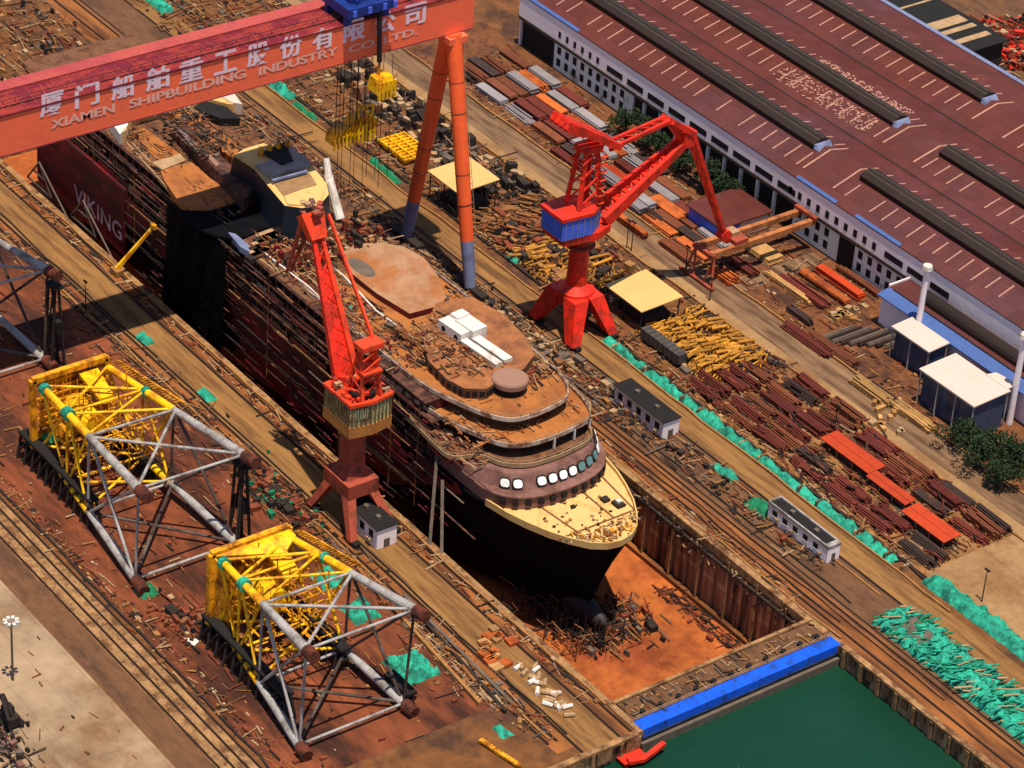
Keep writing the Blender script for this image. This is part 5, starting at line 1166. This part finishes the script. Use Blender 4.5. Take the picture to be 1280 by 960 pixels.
# ------------------------------------------------------------------ sheds on the quays
def shed(p, L, Wd, H, label, open_top=False, name='site_shed'):
    t = empty(name, (p[0], p[1], 0), label, 'shed'); x0, y0 = p
    b = MB(); b.span(x0, x0+L, y0, y0+Wd, .1, H); b.build('wall', m_wall, t)
    if open_top:
        b = MB()
        for a in ((x0-.1, x0+L+.1, y0-.1, y0+.25), (x0-.1, x0+L+.1, y0+Wd-.25, y0+Wd+.1), (x0-.1, x0+.3, y0+.25, y0+Wd-.25), (x0+L-1.2, x0+L+.1, y0+.25, y0+Wd-.25)): b.span(*a, H, H+.6)
        b.build('parapet', m_greyp, t)
        b = MB(); b.span(x0+.3, x0+L-1.2, y0+.25, y0+Wd-.25, H+.02, H+.12); b.build('dark_roof', m_dark, t)
    else:
        b = MB(); b.span(x0-.25, x0+L+.25, y0-.3, y0+Wd+.3, H, H+.22); b.build('roof', m_dark, t)
    n = 0; x = x0+1.6
    while x < x0+L-1.5 and n < 8:
        b = MB(); b.span(x, x+1.5, y0-.08, y0+.05, H*.45, H*.8); w = b.build('window', m_dark, t)
        MB().span(x-.12, x+1.62, y0-.14, y0, H*.42, H*.45).build('sill', m_white, w)
        x += 3.3; n += 1
    for x in (x0+3.5, x0+8.2, x0+L-2.2):
        MB().box((x, y0-.35, 1.5), (.9, .55, .7)).build('air_conditioner', m_c[2], t)
    b = MB(); b.bar((x0+.2, y0-.12, .1), (x0+.2, y0-.12, H), .14, .14); b.bar((x0, y0-.38, H-.05), (x0+L, y0-.38, H-.05), .16, .14); b.build('gutter', m_c[5], t)
    for x in (x0+L*.3, x0+L*.7): MB().box((x, y0+Wd*.5, H+.55), (1.1, .9, .7)).build('roof_unit', m_c[5], t)
    b = MB(); b.span(x0+L-.05, x0+L+.08, y0+Wd*.35, y0+Wd*.65, .2, 2.2); b.build('door', m_c[5], t)
    return t
shed((17.6, 15.2), 17.6, 4.6, 4.6, 'white control shed with dark flat roof beside the dock edge')
shed((69.5, 16.6), 19.4, 3.4, 3.8, 'long grey shed with open dark roof on the right quay near the gate', True)
shed((25.0, -61.4), 11.2, 4.9, 5.0, 'small white shed standing between the legs of the faded orange crane', False)
def tanroof(x0, x1, y0, y1, z, label):
    t = empty('open_shed', (x0, y0, 0), label, 'open shed')
    b = MB(); b.hullbox([(x0, y0, z), (x1, y0, z), (x1, y1, z+.4), (x0, y1, z+.4)], [(x0, y0, z+.25), (x1, y0, z+.25), (x1, y1, z+.65), (x0, y1, z+.65)]); b.build('roof', m_tan, t)
    for x in (x0+.6, (x0+x1)/2, x1-.6):
        for y in (y0+.6, y1-.6): MB().tube((x, y, 0), (x, y, z+.1), .18, n=6).build('post', m_c[3], t)
    b = MB(); b.span(x0+2, x1-2, y0+3, y1-2, 0, 2.2); b.build('stored_box', m_c[3], t)
tanroof(-15.6, -1.6, 37.8, 50.2, 6, 'pale tan flat roofed open shed beside the tall red crane')
tanroof(-77.5, -64.6, 30.4, 43, 8, 'tan flat roofed open shed behind the gantry legs')
t = empty('steel_trailer', (2, 33, 0), 'long dark grey covered trailer left of the yellow pipes', 'trailer')
p0 = at(805, 425, 0); 
b = MB(); b.span(p0[0]-.5, p0[0]+13.5, p0[1]-1, p0[1]+1.6, 1, 3.4); b.build('box', mat('trailer_grey', ph(72, 70, 70), .5, var=.2), t)
b = MB()
for k in range(8): b.span(p0[0]+k*1.7, p0[0]+k*1.7+.25, p0[1]-1.06, p0[1]+1.66, .95, 3.5)
b.build('rib', m_c[5], t)
for k in (1, 2.6, 10.5, 12.1): MB().tube((p0[0]+k, p0[1]-1.1, .55), (p0[0]+k, p0[1]+1.7, .55), .55, n=12).build('wheel', m_dark, t)

# yellow frames on the ground at upper middle
p = at(505, 190, 0)
t = empty('yellow_platform', (p[0], p[1], 0), 'yellow platform frame on the ground left of the tan roof', 'steel frame')
b = MB(); b.span(p[0]-6, p[0]+6, p[1]-4, p[1]+4, .5, 1.2); b.build('deck', m_yelplate, t)
b = MB()
for k in range(9): b.bar((p[0]-6+k*1.5, p[1]-4.2, 1.5), (p[0]-6+k*1.5, p[1]+4.2, 1.5), .35, .5)
for k in range(4): b.bar((p[0]-6, p[1]-4+k*2.6, 1.9), (p[0]+6, p[1]-4+k*2.6, 1.9), .3, .4)
b.build('beam', m_yellow, t)

# ------------------------------------------------------------------ steel stock
def stack(kind, L, Wd, H, seed, style='plate'):
    rr = random.Random(seed); b = MB(); m = m_stock[kind]
    if style == 'plate':
        z = .25; 
        while z < H: h = rr.uniform(.25, .5); b.box((rr.uniform(-.15, .15), rr.uniform(-.1, .1), z+h/2), (L-rr.uniform(0, .8), Wd-rr.uniform(0, .3), h-.06), rr.gauss(0, .006)); z += h
    elif style == 'beam':
        n = max(3, int(Wd/.5))
        for k in range(int(H/.45)):
            for j in range(n):
                if k and rr.random() < .2: continue
                Lj = L*rr.uniform(.75, 1); b.box((rr.uniform(-1, 1)*(L-Lj)/2, -Wd/2+(j+.5)*Wd/n, .3+k*.45), (Lj, Wd/n*.72, .36), rr.gauss(0, .01))
    elif style == 'pipe':
        r = .26; n = max(3, int(Wd/(2*r)))
        for k in range(int(H/.45)):
            for j in range(n-k):
                Lj = L*rr.uniform(.8, 1); c = rr.uniform(-1, 1)*(L-Lj)/2; y = -Wd/2+(j+.5+k*.5)*2*r; b.tube((c-Lj/2, y, .3+k*.45), (c+Lj/2, y+rr.uniform(-.1, .1), .3+k*.45), r*.95, n=6)
    for x in (-L*.35, 0, L*.35): b.box((x, 0, .12), (.3, Wd+.3, .24))
    o = b.build(style+'_stack', m); return o
PROTO = {}
def place(kind, style, x, y, L, Wd, H, label, group, rz=0., v=0):
    key = (kind, style, round(L), round(Wd, 1), round(H, 1), v)
    if key not in PROTO: o = stack(kind, L, Wd, H, hash(key) % 1000 if False else (len(PROTO)*7+1), style); PROTO[key] = o
    else: o = PROTO[key].copy(); COL.objects.link(o)
    o.location = (x, y, .02); o.rotation_euler.z = rz
    nm = {'plate': 'plate_stack', 'beam': 'beam_stack', 'pipe': 'pipe_stack'}[style]; o.name = nm
    tag(o, label, {'plate': 'steel plates', 'beam': 'steel beams', 'pipe': 'pipes'}[style], group); return o
# plate stacks between road and hall
rows = [72.9, 76.3, 79.7, 83.1, 86.5, 89.9, 93.3]
cols = np.arange(-126, -24, 12.6)
rr = random.Random(21)
for i, xc in enumerate(cols):
    for j, y in enumerate(rows):
        if xc < -112 and j < 1 or rr.random() < .07: continue
        if xc > -40 and j > 3: continue
        if -90 < xc < -56 and j == 6: continue
        wts = ['maroon', 'brown', 'dark', 'grey', 'orange', 'red'] if xc > -120 else ['maroon', 'maroon', 'brown', 'dark']
        k = rr.choices(wts, [3, 2.5, 1.5, 6, 2, .5][:len(wts)])[0]
        place(k, rr.choice(['plate', 'plate', 'beam']), xc+rr.uniform(-.5, .5), y+rr.uniform(-.2, .2), 11.6, 2.9, rr.choice([1.0, 1.5]), '%s stack, %s row from the road, %s column from the dark hall corner' % (k, ORD[j], ORD[i]), 'steel stacks in the plate yard')
# orange plates around the crane jib end and semi gantry
for i, (px, py, L, w, k, st, lb) in enumerate(((835, 262, 12, 4, 'orange', 'plate', 'orange rusty plate stack below the hanging red jib'), (868, 300, 12, 3, 'dark', 'plate', 'dark plate stack beside the orange plates near the jib'), (810, 268, 11, 3, 'dark', 'beam', 'dark beams near the road left of the orange plates'), (790, 285, 11, 1.6, 'orange', 'plate', 'narrow orange yellow plate along the road'), (850, 315, 13, 4, 'brown', 'beam', 'brown beam stack beside the road before the semi gantry'), (905, 345, 8, 4, 'orange', 'beam', 'jumbled orange offcuts beneath the semi gantry'), (955, 318, 9, 5, 'tan', 'plate', 'pale tan plates under the semi gantry beams'), (930, 335, 9, 3, 'maroon', 'beam', 'maroon bars beside the pale plates'),
    (985, 360, 17, 1.6, 'tan', 'beam', 'long pale beam edge along the crossing road'), (1005, 365, 17, 3, 'maroon', 'beam', 'maroon beams behind the long pale beam'), (1030, 360, 17, 2.2, 'orange', 'plate', 'orange girder stack in the red beam group'), (1050, 355, 16, 2.4, 'red', 'plate', 'bright red plate girder in the beam group by the hall door'), (1075, 352, 16, 2.4, 'brown', 'beam', 'brown beams nearest the hall below the windows'), (1000, 395, 9, 2, 'dark', 'beam', 'short dark beams in front of the red group'),
    (1010, 425, 17, 3.4, 'maroon', 'pipe', 'maroon pipe stack along the right side of the road'), (1042, 437, 16, 3.4, 'brown', 'pipe', 'brown pipe stack beside the maroon one along the road'), (1115, 500, 15, 2.6, 'dark', 'pipe', 'dark pipe stack left of the white shelters'), (1140, 520, 14, 3, 'tan', 'beam', 'tan timber stack by the larger white shelter'), (1090, 490, 13, 3.6, 'tan', 'beam', 'tan timber heap along the road before the shelters'))):
    p = at(px, py, .5); place(k, st, p[0], p[1], L, w, 1.5, lb, None, v=i)
for i in range(9):
    p = at(1042+i*11, 418-i*1.5+i*2.4, .5); b = MB(); b.box((p[0], p[1], .5), (1.0, 12, .7), 0); b.box((p[0], p[1], 1.0), (.5, 12, .3))
    o = b.build('grey_beam', m_stock['dark'] if i % 2 else m_c[5], loc=(p[0], p[1], 0)); tag(o, 'grey beam laid across on the ground below the hall windows, %s of nine from the left' % ORD[i], 'steel beam', 'grey beams laid side by side below the hall')
for i in range(26):
    p = at(U(1040, 1075), U(385, 400), .5) if i % 2 else at(U(1085, 1130), U(500, 560), .5)
    b = MB(); b.box((p[0], p[1], .6), (U(1, 2.5), U(.8, 1.8), 1.1), U(0, 3)); tag(b.build('bundled_sack', random.choice([C4, C2, m_stock['tan']]), loc=(p[0], p[1], 0)), 'pale tan sack or bundle piled beside the pipe stacks by the crossing road', 'sack', 'pale sacks beside the stacks')
# maroon pipe stacks of the middle yard
rr = random.Random(33); cnt = {}
for i, xc in enumerate(np.arange(25, 100, 11.8)):
    for j, y in enumerate((35.4, 39.2, 43.0, 46.8, 50.6, 54.3, 57.6)):
        if xc > 52 and 40 < y < 49.5 and xc < 100: continue
        if xc < 30 and y > 53.5: continue
        k = rr.choice(['maroon', 'dark', 'brown', 'maroon', 'maroon']); place(k, rr.choice(['pipe', 'beam', 'pipe']), xc+rr.uniform(-1.2, 1.2), y+rr.uniform(-.3, .3), 10.6, 2.9, rr.choice([1.4, 1.9]), '%s stack, %s row from the teal heaps, %s column from the yellow pipes' % (k, ORD[j], ORD[i]), 'maroon pipe and bar stacks of the middle yard', rz=rr.gauss(0, .03))
for i, (x0, x1, y0, y1) in enumerate(((55, 71, 44, 49), (71.3, 84, 43, 46.2), (85, 98.5, 40.8, 45.8))):
    lab = ('widest orange red sheet roof over the pipe racks, upper one', 'narrow orange red sheet roof in the middle of the three', 'lowest bright orange red sheet roof near the open apron')[i]
    t = empty('rack_roof', (x0, y0, 0), lab, 'sheet roof', 'orange red roofs over the pipe racks')
    b = MB(); b.hullbox([(x0, y0, 2.2), (x1, y0, 2.2), (x1, y1, 2.5), (x0, y1, 2.5)], [(x0, y0, 2.4), (x1, y0, 2.4), (x1, y1, 2.7), (x0, y1, 2.7)]); b.bar((x0, (y0+y1)/2, 2.6), (x1, (y0+y1)/2, 2.6), .2, .12, m=m_c[3]); b.mats = b.mats
    rf = b.build('roof_sheet', None, t)
    rf.data.materials.clear(); rf.data.materials.append(m_stock['red']); rf.data.materials.append(m_c[3])
    for x in np.linspace(x0+.4, x1-.4, 4):
        for y in (y0+.3, y1-.3): MB().tube((x, y, 0), (x, y, 2.3), .12, n=5).build('post', m_c[2], t)
    b = MB(); b.span(x0+1, x1-1, y0+.6, y1-.6, .2, 1.6); b.build('racked_pipes', m_stock['dark'], t)
# yellow-brown pipes thrown side by side
def pipes(n, xr, yr, m, L0, L1, label, group, seed, lay, hz=1.6):
    rr = random.Random(seed); protos = []
    for k in range(5):
        r = .24+.04*k; b = MB(); L = L0+(L1-L0)*k/4; b.tube((-L/2, 0, 0), (L/2, 0, 0), r, n=8)
        for s in (-1, 1): b.tube((s*L/2-.12, 0, 0), (s*L/2+.12, 0, 0), r*1.35, n=8)
        protos.append(b.build('steel_pipe', m))
    for i in range(n):
        if i < 5: o = protos[i]
        else: o = protos[rr.randrange(5)].copy(); COL.objects.link(o)
        o.location = (rr.uniform(*xr), rr.uniform(*yr), rr.uniform(.35, hz)); o.rotation_euler = (0, rr.gauss(0, .07), lay+rr.gauss(0, .16)); tag(o, label, 'pipe', group)
p1 = at(880, 425)
pipes(165, (-2, 22), (39.5, 56.5), m_pyel, 1.8, 3.8, 'short yellow flanged pipe lying in the dense yellow pipe field beside the road', 'yellow pipes of the pipe field', 41, 1.45, 1.9)
pipes(80, (-46, -22), (33, 49), m_pyel, 3, 6, 'yellow brown pipe standing in the tangle behind the tall red crane', 'yellow brown pipes behind the tall red crane', 42, 1.5, 2.4)
pipes(30, (-64, -46), (34, 52), m_pbrn, 2, 5, 'brown pipe in the tangle between the gantry legs and the tan roof', 'brown pipes near the gantry legs', 43, .6, 2.2)
pipes(20, (40, 92), (-70.5, -66), m_pbrn, 2, 5, 'brown pipe lying beside the left quay rails', 'brown pipes by the left quay rails', 44, 0, .9)
def pipestuff(n, xr, yr, mats, label, seed, lay, hz):
    rr = random.Random(seed); b = MB()
    for i in range(n):
        L = rr.uniform(1.4, 4); a = lay+rr.gauss(0, .3); c = Vector((rr.uniform(*xr), rr.uniform(*yr), rr.uniform(.25, hz))); d = Vector((math.cos(a), math.sin(a), rr.gauss(0, .08)))*L/2
        b.tube(c-d, c+d, rr.uniform(.12, .26), n=6, m=rr.choice(mats))
    tag(b.build('loose_pipes'), label, 'pipes', kind='stuff')
pipestuff(420, (-4, 23), (38.5, 57.5), [m_pyel, m_pyel, m_yelplate, C3], 'loose small pipes filling the gaps of the yellow pipe field', 61, 1.9, 1.1)
pipestuff(520, (-48, -20), (32, 50), [m_pyel, m_pbrn, C3, C4], 'loose yellow brown bars in the tangle behind the tall red crane', 62, 2.3, 1.6)
pipestuff(380, (-66, -46), (33, 54), [m_pbrn, C3, C0, C4], 'loose brown bars between gantry legs and road', 63, .8, 1.2)
pipestuff(420, (22, 101), (33, 58.5), [m_stock['maroon'], m_stock['dark'], C3, m_stock['maroon'], C1], 'loose rusty bars between the maroon stacks of the middle yard', 66, 0, 1.7)
pipestuff(420, (110, 156), (11.4, 21), [m_teal, m_teal2, m_teal, C2, m_teal, m_teal], 'small teal covered parts strewn over the large teal field', 64, 1.2, 2.5)
# wooden crates near left quay end
rr = random.Random(9)
for i in range(16):
    p = at(605+rr.uniform(-12, 40)+i*1.2, 790+i*3+rr.uniform(-5, 5), 0); b = MB(); s = rr.uniform(1.6, 2.4); b.box((0, 0, .4), (s, s, .7)); 
    for k in range(4): b.box((-s/2+(k+.5)*s/4, 0, .8), (s/4*.75, s, .1))
    o = b.build('wooden_pallet', m_stock['orange'] if i % 3 else m_wood); o.location = (p[0], p[1], .02); o.rotation_euler.z = rr.gauss(0, .1); tag(o, 'orange brown wooden pallet in the group on the left quay near the gate', 'pallet', 'pallets on the left quay')
for i in range(26):
    p = at(655+i*2.1+rr.uniform(-9, 9), 835+i*2.3+rr.uniform(-6, 6), 0); b = MB(); b.tube((-1.1, 0, .45), (1.1, 0, .45), .5, .4, n=7)
    o = b.build('white_sack', m_c[2] if i % 3 else m_white); o.location = (p[0], p[1], .0); o.rotation_euler.z = rr.uniform(0, 3); tag(o, 'pale bulging sack in the long heap on the left quay near the gate', 'sack', 'pale sacks on the left quay')
b = MB(); rr = random.Random(88)
for i in range(620):
    x = rr.uniform(46, 71); y = YC+rr.gauss(-1, 4.2); z = -16.4+abs(rr.gauss(0, 1.9)); L = rr.uniform(1, 5); a = rr.choice([0, 0, math.pi/2])+rr.gauss(0, .2)
    d = Vector((math.cos(a), math.sin(a), rr.gauss(0, .12)))*L/2; c = Vector((x, y, min(-8.5, z+.5))); b.bar(c-d, c+d, rr.uniform(.06, .3), rr.uniform(.06, .18), m=rr.choice([C3, C3, m_side, C3, C0, C1]))
for i in range(70):
    x = rr.uniform(44, 73); y = YC+rr.gauss(-1, 5); b.bar((x, y, -16.4), (x, y, rr.uniform(-12, -8)), .15, .15, m=C3)
tag(b.build('bow_staging', loc=(60, YC, -16.4)), 'dark cradle and staging timbers packed under the bow of the ship', 'staging', kind='stuff')
# gangway trusses left of nearest jacket, planks
for i, (a, c, m, lb) in enumerate(((at(640, 880, .5), at(640, 880, .5), m_c[0], ''),)): pass
b = MB(); a = at(600, 925, .6); c = at(650, 958, .6); b.bar(a, c, 1.0, .6); tag(b.build('yellow_beam', m_yelplate, loc=a), 'yellow beam lying on the ground at the bottom edge', 'beam')
b = MB(); a = at(240, 800, .4); b.prism([(a[0]-1.6, a[1]-1.2), (a[0]+1.8, a[1]-.6), (a[0]+.6, a[1]+1.8)], .1, .4); tag(b.build('white_plate', m_white, loc=a), 'white triangular plate on the red dirt left of the nearest jacket', 'plate')
for k, (pa, pb) in enumerate((((505, 745), (640, 880)), ((515, 760), (632, 890)), ((500, 770), (600, 880)))):
    b = MB(); b.bar(at(*pa, .5), at(*pb, .5), .7, .9); tag(b.build('long_beam', (C5, C3, C4)[k], loc=at(*pa)), ('grey', 'dark', 'tan')[k]+' long beam lying beside the quay right of the nearest jacket', 'beam')

# semi gantry of the plate yard
t = empty('semi_gantry_crane', (-14, 63, 0), 'rusty orange double beam semi gantry crane running out from the hall wall', 'gantry crane')
for x, y0, y1, z in ((-16.2, 66, 98.6, 8.1), (-11.0, 66, 98.6, 8.1)):
    b = MB(); b.span(x-.65, x+.65, y0, y1, z-.8, z+.6); b.build('beam', m_stock['tan'] if False else mat('gantry_orange', ph(196, 122, 72), .7, var=.2, dirt=ph(130, 66, 40), damt=.3, dscale=.3), t)
b = MB()
for x in (-17, -10.2):
    for s in (-2, 2): b.bar((x, 66.5, 7.4), (x+s*.8, 64.8+abs(s)*.2, .2), .5, .5)
b.span(-20, -7.5, 64.4, 65.2, .2, .8); b.span(-17.4, -9.8, 65.6, 66.6, 7.3, 8.4); b.build('leg', m_brick, t)
b = MB(); b.span(-17, -10.4, 73, 77, 8.7, 9.9, m_brick); b.span(-15.4, -12.6, 73.6, 76, 9.9, 11, m_c[2]); b.build('crab', None, t)
MB().span(-17.4, -9.8, 97.4, 98.6, 8.75, 9.6).build('end_carriage', m_brick, t)
# lamp posts
def lamp(px, py, h, label):
    p = at(px, py, 0); t = empty('lamp_post', (p[0], p[1], 0), label, 'lamp post')
    MB().tube((p[0], p[1], 0), (p[0], p[1], h), .16, .09, n=6).build('pole', m_c[3], t)
    b = MB(); b.span(p[0]-.7, p[0]+.7, p[1]-.2, p[1]+.2, h, h+.35); b.build('lamp_head', m_c[3], t)
for a in ((107, 385, 7, 'dark lamp post on the left quay road just above the girder shadow'), (1227, 752, 8, 'lamp post on the pale apron at right'), (887, 376, 6, 'short lamp post at the road junction'), (783, 312, 8, 'lamp post on the road verge by the tan shed, left one'), (789, 314, 8, 'lamp post on the road verge by the tan shed, right one'), (856, 345, 8, 'lamp post beside the pale road shoulder'), (1042, 545, 8, 'lamp post by the road at the end of the pipe stacks')): lamp(*a)
p = at(16, 850, 0); t = empty('floodlight_mast', (p[0], p[1], 0), 'floodlight mast with pale lamp cluster on the concrete lot at left edge', 'floodlight')
MB().tube((p[0], p[1], 0), (p[0], p[1], 14), .3, .2, n=6).build('pole', m_c[5], t)
b = MB()
for k in range(8): a = k*.785; b.box((p[0]+math.cos(a)*1.2, p[1]+math.sin(a)*1.2, 14.2), (.8, .6, .7), a)
b.build('lamp_cluster', m_white, t)
p = at(12, 905, 0); t = empty('loader', (p[0], p[1], 0), 'dark loader with a raised bent arm at the lower left corner', 'loader')
b = MB(); b.box((p[0], p[1], 1.6), (4, 2.6, 2)); b.box((p[0]-.6, p[1], 3.2), (1.8, 2, 1.6)); b.build('body', m_c[3], t)
b = MB(); b.bar((p[0]+1, p[1], 2.4), (p[0]-1, p[1]-1, 7), .8, .9); b.bar((p[0]-1, p[1]-1, 7), (p[0]+3.5, p[1]-2, 4), .6, .7); b.build('arm', m_c[3], t)
for s in (-1, 1):
    b = MB(); b.span(p[0]-2.4, p[0]+2.4, p[1]+s*1.4-.4, p[1]+s*1.4+.4, .1, 1.1); b.build('track', m_dark, t)

# work boat arm below the gate
t = empty('work_boat', (112.8, -51, -4.6), 'small orange red boat with a raised arm moored at the left end of the gate', 'boat')
b = MB(); b.hullbox([(111.9, -56, -4.8), (114, -56, -4.8), (114, -52, -4.8), (111.9, -52, -4.8)], [(111.6, -56.5, -3.5), (114.4, -56.5, -3.5), (114.2, -51, -3.5), (111.7, -51, -3.5)]); b.build('hull', m_red, t)
b = MB(); b.bar(at(803, 950, -3.2), at(830, 929, -2.6), 1.1, .8); b.bar(at(785, 952, -3.2), at(805, 948, -3.2), 1.4, .8); b.build('arm', m_red, t)

# ------------------------------------------------------------------ trees
def tree(x, y, h, r, label, seed, name='broadleaf_tree'):
    rr = random.Random(seed); t = empty(name, (x, y, 0), label, 'tree', 'trees by the hall')
    b = MB(); b.tube((x, y, 0), (x, y, h*.55), .35, .2, n=7)
    for k in range(5): a = rr.uniform(0, 6.28); b.tube((x, y, h*.35), (x+math.cos(a)*r*.6, y+math.sin(a)*r*.6, h*.7), .15, .06, n=5)
    b.build('trunk', m_bark, t)
    b = MB(); cl = [(x+rr.gauss(0, r*.42), y+rr.gauss(0, r*.42), h*rr.uniform(.42, .92), r*rr.uniform(.25, .45)) for _ in range(16)]
    for c in cl:
        for i in range(90):
            d = Vector((rr.gauss(0, 1), rr.gauss(0, 1), rr.gauss(0, 1))).normalized()*c[3]*rr.uniform(.6, 1.08); p = Vector(c[:3])+d
            u = Vector((rr.gauss(0, 1), rr.gauss(0, 1), rr.gauss(0, 1))).normalized()*.32; v = Vector((rr.gauss(0, 1), rr.gauss(0, 1), rr.gauss(0, 1))).normalized()*.32
            b.add([p-u, p+v, p+u, p-v], [(0, 1, 2, 3)])
    b.build('crown', m_foliage, t)
for i, (x, y, h, r, lb) in enumerate(((-79, 94, 8, 4, 'dark tree by the hall, left end of the left clump'), (-72, 94.5, 8, 4, 'dark tree by the hall in the left clump, second from left'), (-65, 93.5, 7, 3.6, 'dark tree at the right end of the left clump by the hall'), (-56, 94.5, 6, 3, 'small dark tree between the two clumps'), (-45, 94, 8, 4, 'dark tree by the hall behind the red jib, left one'), (-39.5, 95.6, 7, 3.4, 'dark tree behind the red jib beside the brown roofed office'), (72, 71, 7, 4.2, 'green tree under the larger white shelter'), (79, 68.5, 8, 5, 'big green tree at the right edge, nearer one'), (84, 75, 7, 4.5, 'green tree at the right edge behind the bigger one'), (77, 75, 7, 4, 'green tree between shelter and right edge'), (88, 68, 6, 4, 'low green tree furthest right'))):
    tree(x, y, h, r, lb, 300+i)
for i in range(9):
    tree(-60+i*14+U(-2, 2), 222+U(-3, 6), 6, 4, 'far tree beyond the red yard, %s from the left' % ORD[i], 400+i)
